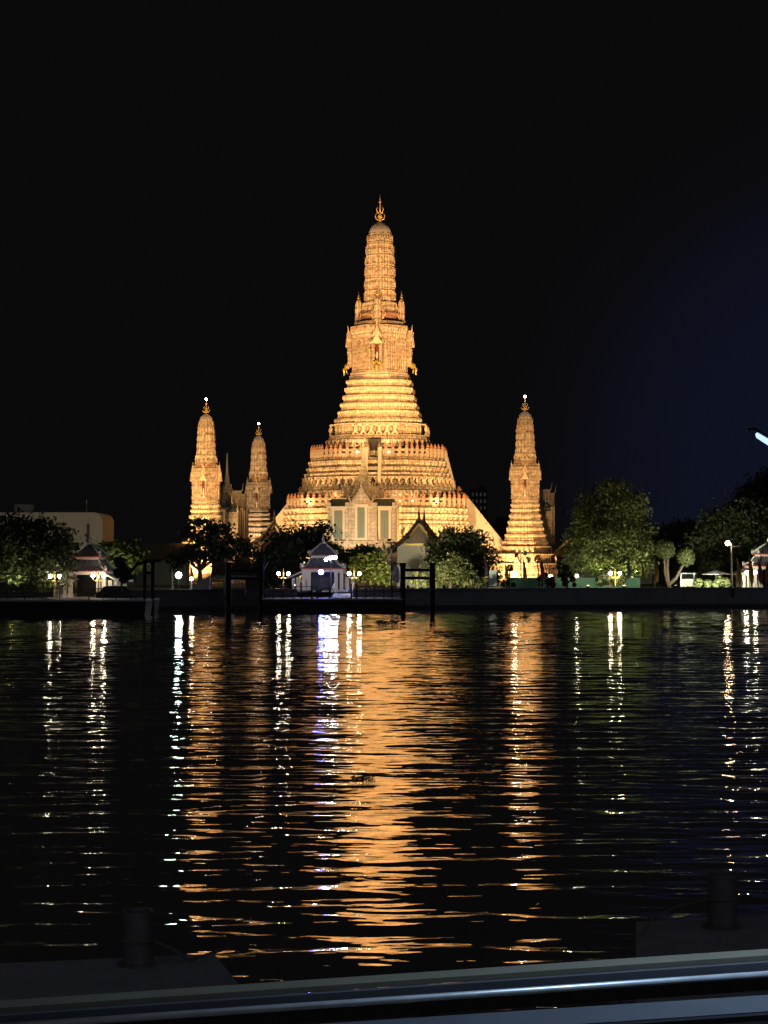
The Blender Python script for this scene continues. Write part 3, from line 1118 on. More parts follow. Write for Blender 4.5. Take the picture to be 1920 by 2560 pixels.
# ---- mondops (spired shrines between the corner towers)
KF = (D0 - 31) / F


def build_mondop(root):
    """origin at ground, front towards local -Y"""
    hb = 7.5                      # base height
    wall_h = 7.0
    zt = hb + wall_h
    pl = MB()
    loft_profile(pl, redent(0.62, 0.86, 3), [(0, 7.2), (2.0, 7.2), (2.05, 6.9), (3.6, 6.9), (3.65, 6.7), (4.9, 6.7), (5.0, 6.9), (5.3, 6.9), (5.35, 6.4), (5.8, 6.4), (5.9, 6.6), (6.2, 6.6), (6.25, 6.2), (6.8, 6.2), (6.9, 6.35), (hb, 6.3)])
    pl.build('plinth', 'mwall', root)
    # core and four wings
    w = MB()
    w.box((0, 0, hb + wall_h / 2 + 0.25), (6.6, 6.6, wall_h + .5))
    for sx, sy in ((1, 0), (-1, 0), (0, 1), (0, -1)):
        cx, cyy = sx * 3.9, sy * 3.9
        w.box((cx, cyy, hb + wall_h / 2), (4.0 if sx else 4.6, 4.0 if sy else 4.6, wall_h))
    for sx in (-1, 1):
        for sy in (-1, 1):
            # low corner blocks left and right of the front
            w.box((sx * 4.15, sy * 3.4, hb + wall_h / 2 - 0.45), (3.5, 3.5, wall_h - 0.9))
            for (ax, ay) in ((2.55, 5.95), (5.95, 5.2), (2.35, 5.2)):
                w.box((sx * ax, sy * ay, hb + wall_h / 2), (0.55, 0.34, wall_h))
                w.box((sx * ax, sy * ay, zt - 0.4), (0.75, 0.5, 0.7))
                w.box((sx * ax, sy * ay, hb + 0.4), (0.75, 0.5, 0.8))
    w.build('wall', 'mwall', root)
    # windows front/back and on the corner blocks
    def window(c, wd, ht, ang):
        o = Vector((math.cos(ang), math.sin(ang), 0))
        s = Vector((-math.sin(ang), math.cos(ang), 0))
        c = Vector(c)
        f = MB()
        for q in (-1, 1):
            p = c + s * q * (wd / 2 + 0.22)
            f.box(tuple(p + o * 0.1), (0.44, 0.3, ht + 0.5), ang + PI / 2)
        f.box(tuple(c + o * 0.1 + Vector((0, 0, ht / 2 + 0.4))), (wd + 1.2, 0.34, 0.5), ang + PI / 2)
        f.box(tuple(c + o * 0.1 - Vector((0, 0, ht / 2 + 0.35))), (wd + 1.1, 0.4, 0.35), ang + PI / 2)
        fo = f.build('window', 'mpanel', root)
        h = MB()
        for q in (-1, 1):
            h.box(tuple(c + s * q * wd / 4 + o * 0.06), (wd / 2 - 0.03, 0.14, ht), ang + PI / 2)
        h.build('shutter', 'shutter', fo)
    for i, a in enumerate((-PI / 2, PI / 2, 0, PI)):
        o = Vector((math.cos(a), math.sin(a), 0))
        window(o * 5.92 + Vector((0, 0, hb + 3.35)), 1.35, 5.3, a)
    for sx in (-1, 1):
        for sy in (-1, 1):
            window((sx * 4.2, sy * 5.17, hb + 2.95), 1.5, 5.0, sy * PI / 2)
    # low roofs over the corner blocks
    for sx in (-1, 1):
        for sy in (-1, 1):
            r = MB()
            x0, x1 = sx * 2.2, sx * 6.25
            y0, y1 = sy * 5.4, sy * 1.4
            z = zt - 0.85
            r.hexa([(x0, y0, z), (x1, y0, z), (x1, y1, z), (x0, y1, z)] if sx * sy < 0 else [(x0, y1, z), (x1, y1, z), (x1, y0, z), (x0, y0, z)],
                   [(x0, sy * 3.6, z + 1.5), (sx * 5.6, sy * 3.6, z + 1.5), (sx * 5.6, sy * 3.2, z + 1.5), (x0, sy * 3.2, z + 1.5)] if sx * sy < 0 else
                   [(x0, sy * 3.2, z + 1.5), (sx * 5.6, sy * 3.2, z + 1.5), (sx * 5.6, sy * 3.6, z + 1.5), (x0, sy * 3.6, z + 1.5)])
            ro = r.build('wing_roof', 'mroof', root)
            rd = MB()
            rd.tube([(x0, sy * 3.4, z + 1.58), (sx * 5.0, sy * 3.4, z + 1.55), (sx * 5.9, sy * 3.4, z + 1.8)], [0.16, 0.16, 0.12], 6)
            rd.tube([(x0, y0, z + 0.05), (x1, y0, z + 0.05)], 0.14, 6)
            horn(rd, (sx * 5.8, sy * 3.4, z + 1.6), (sx, 0, 0), 1.6, 0.14)
            horn(rd, (x1, y0, z), (sx, 0, 0), 1.3, 0.12)
            rd.build('roof_trim', 'mpanel', ro)
    # gables on four sides
    for q in range(4):
        a = q * PI / 2
        o = Vector((math.cos(a), math.sin(a), 0))
        s = Vector((-math.sin(a), math.cos(a), 0))
        g = MB()
        for j, (rr, ww, hh, zz) in enumerate(((5.9, 3.4, 2.9, zt), (4.6, 4.0, 3.3, zt + 0.3)) if q % 2 else ((3.5, 3.0, 2.4, zt), (2.9, 3.6, 2.8, zt + .3))):
            base = [o * 0.5 + s * (-ww / 2) + Vector((0, 0, zz)), o * 0.5 + s * (ww / 2) + Vector((0, 0, zz)), o * 0.5 + s * (ww * .2) + Vector((0, 0, zz + hh * .55)), o * 0.5 + Vector((0, 0, zz + hh)), o * 0.5 - s * (ww * .2) + Vector((0, 0, zz + hh * .55))]
            g.prism([tuple(p) for p in base], tuple(o * (rr - 0.5)))
            for qq in (-1, 1):
                g.tube([o * (rr + .05) + s * qq * ww / 2 + Vector((0, 0, zz)), o * (rr + .05) + s * qq * ww * .21 + Vector((0, 0, zz + hh * .55)), o * (rr + .05) + Vector((0, 0, zz + hh))], [.2, .16, .1], 6)
                horn(g, o * rr + s * qq * ww / 2 + Vector((0, 0, zz)), s * qq, 1.3, .13)
            horn(g, o * rr + Vector((0, 0, zz + hh * .95)), o, 1.7, .14)
        go = g.build('gable', 'mwall', root)
    # stacked spire
    sp = MB()
    prof = []
    z = zt + 0.2
    r = 3.0
    for i in range(5):
        hstep = 1.12 - 0.06 * i
        prof += [(z, r), (z + 0.18, r * 1.04), (z + 0.3, r * 0.9), (z + hstep, r * 0.80)]
        z += hstep
        r *= 0.77
    prof += [(z, .72), (z + .4, .82), (z + .8, .6), (z + 1.2, .64), (z + 1.6, .46), (z + 3.0, .33), (z + 5.6, .16), (z + 5.8, .22), (z + 6.1, .04)]
    loft_profile(sp, redent(0.4, .75, 3), prof)
    for i in range(4):
        zz = zt + 0.9 + i * 1.0
        rr = 3.0 * 0.77 ** i * 1.0
        for q in range(4):
            a = q * PI / 2
            o = Vector((math.cos(a), math.sin(a), 0))
            s = Vector((-math.sin(a), math.cos(a), 0))
            sp.prism([tuple(o * (rr * .9) - s * rr * .32 + Vector((0, 0, zz))), tuple(o * (rr * .9) + s * rr * .32 + Vector((0, 0, zz))), tuple(o * (rr * .9) + Vector((0, 0, zz + 1.0)))], tuple(o * 0.2))
    sp.build('spire', 'mspire', root)


fx, fy = local(0, -31)
mon = empty('spired_shrine', (fx, fy, GZ), 'pale shrine with three green shuttered windows in front of the great tower', 'shrine', 'spired shrines between the towers', AXR)
build_mondop(mon)
mon.scale = (1, .62, 1)
mx_, my_ = local(-31, 0)
mx0, my0 = mx_, my_
m2 = copy_tree(mon)
m2.location = (mx_, my_, GZ)
m2.rotation_euler = (0, 0, AXR - PI / 2)
m2['label'] = 'shrine with needle spire seen between the two left corner towers'
mx_, my_ = local(31, 0)
m3 = copy_tree(mon)
m3.location = (mx_, my_, GZ)
m3.rotation_euler = (0, 0, AXR + PI / 2)
m3['label'] = 'shrine mostly hidden behind the right corner tower, only its horned roof edge showing'


# ------------------------------------------------------------------ gabled halls
def gable_hall(root, w, wall_h, roof_h, length, wallm, roofm, trimm, pedm, flare=0.9, gilt=True):
    """ridge along local Y, gable end at y=0 facing -Y"""
    hw = w / 2
    b = MB()
    b.box((0, length / 2 + 0.4, wall_h / 2), (w * 0.86, length - 0.8, wall_h))
    b.prism([(-hw * 0.80, 0.45, wall_h), (hw * 0.80, 0.45, wall_h), (hw * .30, 0.45, wall_h + roof_h * 0.40), (-hw * .30, 0.45, wall_h + roof_h * 0.40)], (0, length - 1, 0))
    b.build('wall', wallm, root)

    def profile(s):
        return [(0, wall_h + roof_h), (s * hw * 0.36, wall_h + roof_h * 0.50), (s * hw * 0.72, wall_h + roof_h * 0.14), (s * (hw + flare), wall_h - roof_h * 0.14)]
    r = MB()
    for s in (-1, 1):
        pr = profile(s)
        t = 0.28
        lo = [(x, -0.5, z) for x, z in pr]
        for i in range(3):
            (xa, za), (xb, zb) = pr[i], pr[i + 1]
            q = [(xa, -0.5, za), (xb, -0.5, zb), (xb, -0.5, zb - t), (xa, -0.5, za - t)]
            if s > 0:
                q = q[::-1]
            r.prism(q, (0, length + 1.0, 0))
    # second, lower tier of the roof set forward at the sides
    ro = r.build('roof', roofm, root)
    for yy in (-0.62, length + .45):
        tr = MB()
        for s in (-1, 1):
            pr = profile(s)
            tr.tube([(x, yy, z + .1) for x, z in pr], [.10, .22, .24, .2], 6)
            horn(tr, (pr[-1][0], yy, pr[-1][1]), (s, 0, 0), 1.3, .16)
            horn(tr, (pr[1][0] * 1.6, yy, pr[1][1] - .9), (s * .4, 0, 0), 1.3, .13)
        tr.tube([(0, yy, wall_h + roof_h - .1), (0, yy - .15, wall_h + roof_h + .6), (0, yy + .05, wall_h + roof_h + 1.1), (0, yy - .05, wall_h + roof_h + 2.0)], [.22, .2, .12, .02], 6)
        tr.build('roof_trim', trimm, ro)
    pd = MB()
    pd.prism([(-hw * .52, -0.1, wall_h + roof_h * .10), (hw * .52, -0.1, wall_h + roof_h * .10), (0, -0.1, wall_h + roof_h * .78)], (0, .4, 0))
    pdo = pd.build('pediment', pedm, root)
    if not gilt:
        return
    gd = MB()
    gd.box((0, -0.2, wall_h + roof_h * .08), (hw * 1.16, .3, .32))
    for s in (-1, 1):
        gd.tube([(s * hw * .58, -.2, wall_h + roof_h * .12), (s * hw * .46, -.2, wall_h + roof_h * .28)], [.22, .1], 6)
        gd.tube([(s * hw * .36, -.2, wall_h + roof_h * .36), (s * hw * .22, -.2, wall_h + roof_h * .52)], [.24, .12], 6)
        gd.tube([(s * hw * .24, -.2, wall_h + roof_h * .54), (0, -.2, wall_h + roof_h * .82)], [.22, .14], 6)
    gd.build('gilt_border', 'goldp', pdo)


p = P(1048, 1405, 262)
kk = 262 / F
hall = empty('gabled_chapel', (p.x, 262, GZ), 'cream walled chapel with steep dark gable and gold pediment', 'chapel', None, math.radians(-4))
gable_hall(hall, 130 * kk, (1457 - 1352) * kk - 0.2, (1352 - 1282) * kk, 15, 'khaki', 'roof_dark', 'roof_dark', 'ped')
hall_step = MB()
p = P(685, 1405, 300)
kk = 300 / F
hall2 = empty('gabled_hall', (p.x, 300, GZ), 'dark gabled hall roof half hidden behind trees left of the great tower', 'temple hall', None, math.radians(3))
gable_hall(hall2, 96 * kk, (1457 - 1352) * kk, (1352 - 1300) * kk, 18, 'roof_dark', 'roof_dark', 'roof_dark', 'roof_dark', .9, False)
p = P(1520, 1405, 305)
kk = 305 / F
hall3 = empty('gabled_hall', (p.x, 305, GZ), 'temple hall with gilded roof edge, mostly hidden behind the big tree on the right', 'temple hall', None, math.radians(-11))
gable_hall(hall3, 250 * kk, (1457 - 1362) * kk, (1362 - 1215) * kk, 30, 'khaki', 'roof_dark', 'dullgold', 'ped', 0.6)


# ------------------------------------------------------------------ riverside pavilions
def sala(root, hw, col_h, up, gable_side=False):
    """small pavilion: columns, two tiled hip roofs with pale ridges, side aisles under lean-to roofs"""
    d = hw * 0.9
    fl = MB()
    fl.box((0, 0, 0.12), (hw * 3.1, d * 2.1, 0.24))
    fl.build('floor', 'paving', root)
    for sx in (-1, 1):
        for sy in (-1, 1):
            for xx in (0.62, 0.86) if sy < 0 else (0.80,):
                c = MB()
                x = sx * hw * xx
                y = sy * d * 0.8
                c.box((x, y, 0.24 + col_h / 2), (0.46, 0.46, col_h))
                c.box((x, y, 0.44), (0.62, 0.62, 0.4))
                c.box((x, y, col_h + 0.1), (0.60, 0.60, 0.3))
                c.build('column', 'plaster', root)
        w = MB()
        w.box((sx * hw * 1.35, 0, 0.24 + col_h * 0.34), (0.3, d * 1.5, col_h * 0.68))
        w.box((sx * hw * 1.12, -d * 0.72, 0.24 + col_h * 0.36), (0.5, 0.4, col_h * 0.72))
        w.build('aisle_wall', 'plaster', root)
        r = MB()
        xo, xi = sx * hw * 1.62, sx * hw * 0.92
        zo, zi = col_h * 0.72, col_h * 1.02
        q = [(xo, -d * 0.98, zo), (xi, -d * 0.98, zi), (xi, -d * 0.98, zi + .22), (xo, -d * 0.98, zo + .22)]
        if sx > 0:
            q = q[::-1]
        r.prism(q, (0, d * 1.96, 0))
        r.build('lean_to_roof', 'ridge', root)
    z0 = col_h + 0.28
    sc_ = MB()
    sc_.box((0, d * .55, 0.24 + col_h / 2), (hw * 1.5, .2, col_h))
    sc_.build('shade_panel', 'black_steel', root)  # added dark panel, stands for the shade inside the doorway
    be = MB()
    be.box((0, 0, z0 + 0.02), (hw * 1.9, d * 1.9, 0.4))
    be.build('beam', 'plaster', root)

    def hip(w_, d_, z, h, topf, m):
        r = MB()
        loops = []
        for t, f, e in ((0, 1.0, 0.0), (0.16, 0.86, 0.0), (0.45, 0.66, 0.0), (1, topf, 0)):
            loops.append([(-w_ * f, -d_ * f, z + h * t), (w_ * f, -d_ * f, z + h * t), (w_ * f, d_ * f, z + h * t), (-w_ * f, d_ * f, z + h * t)])
        r.loft(loops)
        o = r.build('roof', m, root)
        e = MB()
        for sx in (-1, 1):
            for sy in (-1, 1):
                t_ = MB()
                t_.tube([(sx * w_ * 1.0, sy * d_ * 1.0, z + 0.22), (sx * w_ * .86, sy * d_ * .86, z + h * .16 + .1), (sx * w_ * .66, sy * d_ * .66, z + h * .45 + .08), (sx * w_ * topf, sy * d_ * topf, z + h + .06)], [.17, .15, .13, .11], 6)
                t_.box((sx * w_ * .97, sy * d_ * .97, z + 0.38), (0.34, 0.34, 0.55), 0.6, 0.5)
                t_.build('ridge', 'ridge', o)
        e.box((0, 0, z - 0.06), (w_ * 2.03, d_ * 2.03, 0.14))
        e.build('eave', 'redtrim', o)
        return o
    hip(hw, d, z0 + 0.30, up * 0.42, 0.55, 'roof_slate')
    nb = MB()
    nb.box((0, 0, z0 + 0.30 + up * .46), (hw * 1.06, d * 1.06, up * .16))
    nb.build('clerestory', 'plaster', root)
    hip(hw * .63, d * .63, z0 + .30 + up * .54, up * 0.46, 0.16, 'roof_slate')
    tp = MB()
    tp.lathe([(0, .3), (.2, .34), (.35, .16), (.55, .24), (1.1, .02)], (0, 0, z0 + .3 + up), 8)
    tp.build('roof_tip', 'ridge', root)


Yp = 236
kk = Yp / F
p = P(806, 1405, Yp)
pav = empty('riverside_pavilion', (p.x, Yp + 3, 1.7), 'riverside pavilion with two tiled roofs behind the middle pontoon, blue lamp in its doorway', 'pavilion', 'tile roofed riverside pavilions')
sala(pav, 55 * kk, (1489 - 1434) * kk, (1428 - 1366) * kk)
p2 = P(226, 1405, 222)
pv2 = copy_tree(pav)
pv2.location = (p2.x, 222, 1.45)
pv2.rotation_euler = (0, 0, math.radians(-10))
pv2['label'] = 'riverside pavilion with red trimmed eaves behind the left pontoon, partly covered by a tree'
p3 = P(1925, 1405, 246)
pv3 = copy_tree(pav)
pv3.location = (p3.x, 247, GZ)
pv3.rotation_euler = (0, 0, math.radians(4))
pv3.scale = (1.0, 1.0, .92)
pv3['label'] = 'riverside pavilion at the right edge, cut off by the frame'

# ------------------------------------------------------------------ river walls
wl = MB()
n = 24


def wall_run(mb, mlow, pa, pb, zt):
    a, b = wall_pt(pa, 0), wall_pt(pb, 0)
    ang = math.atan2(b[1] - a[1], b[0] - a[0])
    L = math.dist(a[:2], b[:2])
    c = ((a[0] + b[0]) / 2, (a[1] + b[1]) / 2)
    nx, ny = -math.sin(ang), math.cos(ang)
    mb.box((c[0] + nx * .4, c[1] + ny * .4, zt / 2 + .25), (L, 0.8, zt - 0.5), ang)
    mb.box((c[0] + nx * .36, c[1] + ny * .36, zt - 0.09 + .06), (L + .05, 0.92, 0.18), ang)
    m = int(L / 9)
    for i in range(1, m):
        t = i / m
        mb.box((a[0] + (b[0] - a[0]) * t - nx * .012, a[1] + (b[1] - a[1]) * t - ny * .012, zt / 2 + .2), (0.12, 0.06, zt - 0.62), ang)
    mlow.box((c[0] + nx * .4, c[1] + ny * .4, 0.05), (L, 1.0, 1.0), ang)


wr = empty('river_wall', wall_pt(1300, 0), 'long grey concrete river wall on the right below chapel and trees', 'river wall')
a, lowb = MB(), MB()
wall_run(a, lowb, 872, 2500, 2.62)
o_ = a.build('wall_face', 'concrete', wr)
o_.location = -Vector(wr.location)
o_ = lowb.build('dark_footing', 'footing', wr)
o_.location = -Vector(wr.location)
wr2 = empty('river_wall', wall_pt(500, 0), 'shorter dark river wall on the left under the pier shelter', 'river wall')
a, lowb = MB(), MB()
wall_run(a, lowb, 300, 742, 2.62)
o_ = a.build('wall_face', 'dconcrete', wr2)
o_.location = -Vector(wr2.location)
o_ = lowb.build('dark_footing', 'footing', wr2)
o_.location = -Vector(wr2.location)
wb = MB()
q_ = wall_pt(1823, 1.85)
wb.box((q_[0], q_[1] - .16, 1.95), (1.15, .3, 1.1))
wb.box((q_[0], q_[1] - .16, 2.53), (1.3, .4, .06))
tag(wb.build('wall_cabinet', 'cabinet'), 'dark red cabinet hung on the river wall below the street lamp', 'cabinet')
# landing slabs behind the pontoons (steps down to the water)
ls = MB()
ls.box((P(806, 1405, 236).x, 232, 0.85), (8.2, 14, 1.6))
tag(ls.build('landing', 'concrete'), kind='structure')
ls = MB()
ls.box((-47.5, 226, 0.6), (33.5, 24, 1.5))
tag(ls.build('landing', 'hull'), kind='structure')


# ------------------------------------------------------------------ pontoons, railings, piles
def railing(root, x0, x1, y, z, h, n, m='black_steel', gap=None):
    r = MB()
    for zz in (h, h * 0.62, h * 0.30):
        r.tube([(x0, y, z + zz), (x1, y, z + zz)], 0.045 if zz == h else 0.03, 6)
    for i in range(n + 1):
        x = x0 + (x1 - x0) * i / n
        r.tube([(x, y, z), (x, y, z + h)], 0.05, 6)
    k = int((x1 - x0) / 0.35)
    for i in range(k):
        x = x0 + (x1 - x0) * (i + .5) / k
        r.tube([(x, y, z + .1), (x, y, z + h * .95)], 0.014, 4)
    return r.build('railing', m, root)


def pontoon(name, pxa, pxb, Y, depth, ztop, label):
    xa, xb = (pxa - 960) / F * Y, (pxb - 960) / F * Y
    xc = (xa + xb) / 2
    root = empty(name, (xc, Y, 0), label, 'pontoon', 'floating piers on the far bank')
    L = xb - xa
    h = MB()
    h.hexa([(-L / 2 + .3, .5, -.4), (L / 2 - .3, .5, -.4), (L / 2 - .3, depth, -.4), (-L / 2 + .3, depth, -.4)], [(-L / 2, 0, ztop - .15), (L / 2, 0, ztop - .15), (L / 2, depth, ztop - .15), (-L / 2, depth, ztop - .15)])
    h.tube([(-L / 2, -.05, ztop - .35), (L / 2, -.05, ztop - .35)], .14, 6)
    h.build('hull', 'hull', root)
    d = MB()
    d.box((0, depth / 2, ztop - .07), (L, depth, .15))
    d.build('deck', 'deck', root)
    return root, L


po1, L1 = pontoon('pontoon', 656, 1008, 214, 9, 1.62, 'black floating pier with railings in front of the blue lit pavilion')
railing(po1, -L1 / 2 + .2, -2.6, 0.3, 1.62, 1.45, 5)
railing(po1, 2.9, L1 / 2 - .2, 0.3, 1.62, 1.45, 5)
for x in (-2.5, -1.9, -.4, 2.2, 2.8):
    gt = MB()
    gt.box((x, .35, 1.62 + .9), (.16, .16, 1.8))
    if x == -1.9:
        gt.tube([(-1.9, .35, 2.4), (-.4, .35, 3.0)], .05, 6)
    gt.build('gangway_post', 'black_steel', po1)
rl = MB()
rl.hexa([(-.2, 3.0, 1.62), (2.2, 3.0, 1.62), (2.2, 15, 1.7), (-.2, 15, 1.7)], [(-.2, 3.0, 1.70), (2.2, 3.0, 1.70), (2.2, 15, 2.35), (-.2, 15, 2.35)])
for x in (-.2, 2.2):
    rl.tube([(x, 3, 2.75), (x, 15, 3.3)], .05, 6)
    rl.tube([(x, 3, 2.3), (x, 15, 2.9)], .035, 6)
rl.build('gangway', 'deck', po1)
po2, L2 = pontoon('pontoon', -160, 366, 198, 12, 1.80, 'black floating pier at the left edge below the dark tree')
railing(po2, -L2 / 2 + .2, 2.0, 0.3, 1.80, 1.30, 7)
railing(po2, 5.2, L2 / 2 - .2, 0.3, 1.80, 1.30, 4)


def pile_frame(root, w, h, zb, beams, r=.32):
    """two thick piles with cap plates and cross beams; y=0 plane, origin at water"""
    for s in (-1, 1):
        m = MB()
        m.lathe([(-2.5, r), (h - .35, r), (h - .30, r * 1.25), (h - .05, r * 1.3), (h, r * .9)], (s * w / 2, 0, 0), 10)
        m.build('pile', 'pile', root)
    b = MB()
    for z in beams:
        b.box((0, 0, z), (w, .3, .34))
    b.build('cross_beam', 'pile', root)


Yh = 216
kk = Yh / F
xa, xb = (1007 - 960) * kk, (1081 - 960) * kk
hf = empty('pile_frame', ((xa + xb) / 2, Yh, 0), 'dark mooring frame of two piles and two beams before the cream chapel', 'mooring frame', 'dark pile frames along the piers')
pile_frame(hf, xb - xa, P(1000, 1407, Yh).z, 0, [P(0, 1425, Yh).z, P(0, 1445, Yh).z])
xa, xb = (571 - 960) * kk, (652 - 960) * kk
hf2 = empty('pile_frame', ((xa + xb) / 2, Yh, 0), 'dark mooring frame of two tall piles before the grey pier shelter', 'mooring frame', 'dark pile frames along the piers')
pile_frame(hf2, xb - xa, P(1000, 1406, Yh).z, 0, [P(0, 1427, Yh).z, P(0, 1446, Yh).z], .36)
Yh = 204
xa, xb = (362 - 960) / F * Yh, (382 - 960) / F * Yh
hf3 = empty('pile_frame', ((xa + xb) / 2, Yh, 0), 'narrow dark pile pair with curved brace at the end of the left pontoon', 'mooring frame', 'dark pile frames along the piers')
pile_frame(hf3, xb - xa, P(0, 1404, Yh).z, 0, [P(0, 1432, Yh).z], .2)
br = MB()
zt = P(0, 1402, Yh).z
br.tube([(-2.2, 0, zt - 1.4), (-1.3, 0, zt - .4), (0, 0, zt), (1.4, 0, zt)], [.16, .2, .2, .16], 8)
br.build('brace', 'pile', hf3)

# pier shelter with tarpaulin roof left of the middle
Ys = 221
kk = Ys / F
sx0, sx1 = (526 - 960) * kk, (652 - 960) * kk
sh = empty('pier_shelter', ((sx0 + sx1) / 2, Ys, 0), 'grey pier shelter with thin posts and flat dark roof over the river wall', 'shelter')
W_ = sx1 - sx0
m_ = MB()
zt, zb = P(0, 1406, Ys).z, P(0, 1441, Ys).z
m_.hexa([(-W_ / 2, 0, zb), (W_ / 2, 0, zb), (W_ / 2, 5, zt - .15), (-W_ / 2, 5, zt - .15)], [(-W_ / 2, 0, zb + .12), (W_ / 2, 0, zb + .12), (W_ / 2, 5, zt), (-W_ / 2, 5, zt)])
m_.build('roof', 'roof_dark', sh)
for x in (-W_ / 2 + .1, -1.4, 1.2, W_ / 2 - .1):
    m_ = MB()
    m_.box((x, .1, (zb + 2.0) / 2), (.14, .14, zb - 2.0))
    m_.tube([(x, .0, zb), (x + .7, 4.6, zt)], .06, 6)
    m_.build('post', 'pole', sh)
m_ = MB()
m_.box((0, -.05, zb - .1), (W_, .1, .22))
m_.build('fascia', 'ridge', sh)
m_ = MB()
m_.box((W_ * .33, 2.5, 3.1), (2.0, .5, 1.5))
m_.box((W_ * .33, 2.1, 2.75), (.2, .2, .7))
m_.build('ticket_booth', 'greyrail', sh)
# covered gangway sloping up to the shelter
gw = MB()
xa = (484 - 960) * kk
gw.hexa([(xa, Ys - 1, 2.62), (sx0 - .05, Ys - 1, 2.62), (sx0 - .05, Ys + 2, 2.62), (xa, Ys + 2, 2.62)], [(xa, Ys - 1, 3.0), (sx0 - .05, Ys - 1, 4.3), (sx0 - .05, Ys + 2, 4.3), (xa, Ys + 2, 3.0)])
tag(gw.build('covered_gangway', 'deck'), 'sloping grey covered gangway beside the pier shelter', 'gangway')


# ------------------------------------------------------------------ trees
def foliage(ellipsoids, n_leaf, leaf, clumps=14, spread=0.30, seed=0, shell=0.55):
    """leaf quads gathered in clumps spread through ellipsoids; returns an (N,4,3) array"""
    rg = np.random.default_rng(seed)
    vol = np.array([e[3] * e[4] * e[5] for e in ellipsoids])
    share = vol / vol.sum()
    res = []
    for e, sh_ in zip(ellipsoids, share):
        c = np.array(e[:3])
        R = np.array(e[3:6])
        k = max(5, int(clumps * (sh_ * len(ellipsoids)) ** 0.7))
        d = rg.normal(size=(k, 3))
        d /= np.linalg.norm(d, axis=1)[:, None]
        rad = shell + (1 - shell) * rg.random(k) ** 0.6
        cc = c + d * rad[:, None] * R * 0.86
        N = int(n_leaf * sh_)
        w = rg.random(k) ** 1.2 + 0.25
        idx = rg.choice(k, N, p=w / w.sum())
        g_ = rg.normal(size=(N, 3)) * spread * R.mean()
        g_[:, 2] *= 0.7
        res.append(cc[idx] + g_)
    ctr = np.concatenate(res)
    N = len(ctr)
    a = rg.normal(size=(N, 3))
    a /= np.linalg.norm(a, axis=1)[:, None]
    b = rg.normal(size=(N, 3))
    b -= (b * a).sum(1)[:, None] * a
    b /= np.linalg.norm(b, axis=1)[:, None]
    s1 = leaf * (0.6 + 0.8 * rg.random(N))[:, None]
    s2 = s1 * (0.42 + 0.25 * rg.random(N))[:, None]
    return np.stack([ctr - a * s1, ctr - b * s2, ctr + a * s1, ctr + b * s2], axis=1)


def leaf_object(name, quads, m, parent):
    N = len(quads)
    me = bpy.data.meshes.new(name)
    me.vertices.add(N * 4)
    me.vertices.foreach_set('co', quads.reshape(-1).astype(np.float32))
    me.loops.add(N * 4)
    me.loops.foreach_set('vertex_index', np.arange(N * 4, dtype=np.int32))
    me.polygons.add(N)
    me.polygons.foreach_set('loop_start', np.arange(0, N * 4, 4, dtype=np.int32))
    me.update(calc_edges=True)
    me.materials.append(M[m])
    o = bpy.data.objects.new(name, me)
    COL.objects.link(o)
    o.parent = parent
    return o


TREE_N = [0]


def tree(name, label, cat, group, Y, base_px, blobs, m, n_leaf=5000, leaf=.26, clumps=16, trunk_r=.3, z0=None, depth=.9, spread=.32, lean=0.0, shell=.5):
    """blobs in photo pixels at distance Y: (px, py, rx, ry)"""
    TREE_N[0] += 1
    k = Y / F
    z0 = GZ if z0 is None else z0
    bx = (base_px - 960) * k
    root = empty(name, (bx, Y, z0), label, cat, group)
    rnd = random.Random(TREE_N[0] * 13)
    els = []
    for px, py, rx_, ry_ in blobs:
        c = P(px, py, Y)
        rr = rx_ * k
        els.append((c.x - bx, rnd.uniform(-.25, .25) * rr, c.z - z0, rr, max(rr, ry_ * k * .8) * depth, ry_ * k))
    q = foliage(els, n_leaf, leaf, clumps, spread, TREE_N[0], shell)
    q[:, :, 2] = np.maximum(q[:, :, 2], 0.05)
    leaf_object('crown', q, m, root)
    t = MB()
    zc = min(e[2] - .35 * e[5] for e in els)
    fork = Vector((lean, 0, max(.5, min(zc, 2.6))))
    t.tube([(0, 0, -.1), (lean * .4 + .05, 0, fork.z * .5), fork], [trunk_r * 1.3, trunk_r, trunk_r * .85], 8)
    for e in els:
        c = Vector(e[:3])
        mid = fork.lerp(c, .5) + Vector((0, 0, .25 * e[5]))
        t.tube([fork, mid, c + Vector((0, 0, .3 * e[5]))], [trunk_r * .7, trunk_r * .42, trunk_r * .1], 6)
        for i in range(3):
            a = rnd.uniform(0, 2 * PI)
            t.tube([mid, c + Vector((math.cos(a) * e[3] * .6, math.sin(a) * e[4] * .6, rnd.uniform(-.2, .5) * e[5]))], [trunk_r * .35, trunk_r * .07], 5)
    t.build('trunk', 'bark', root)
    return root


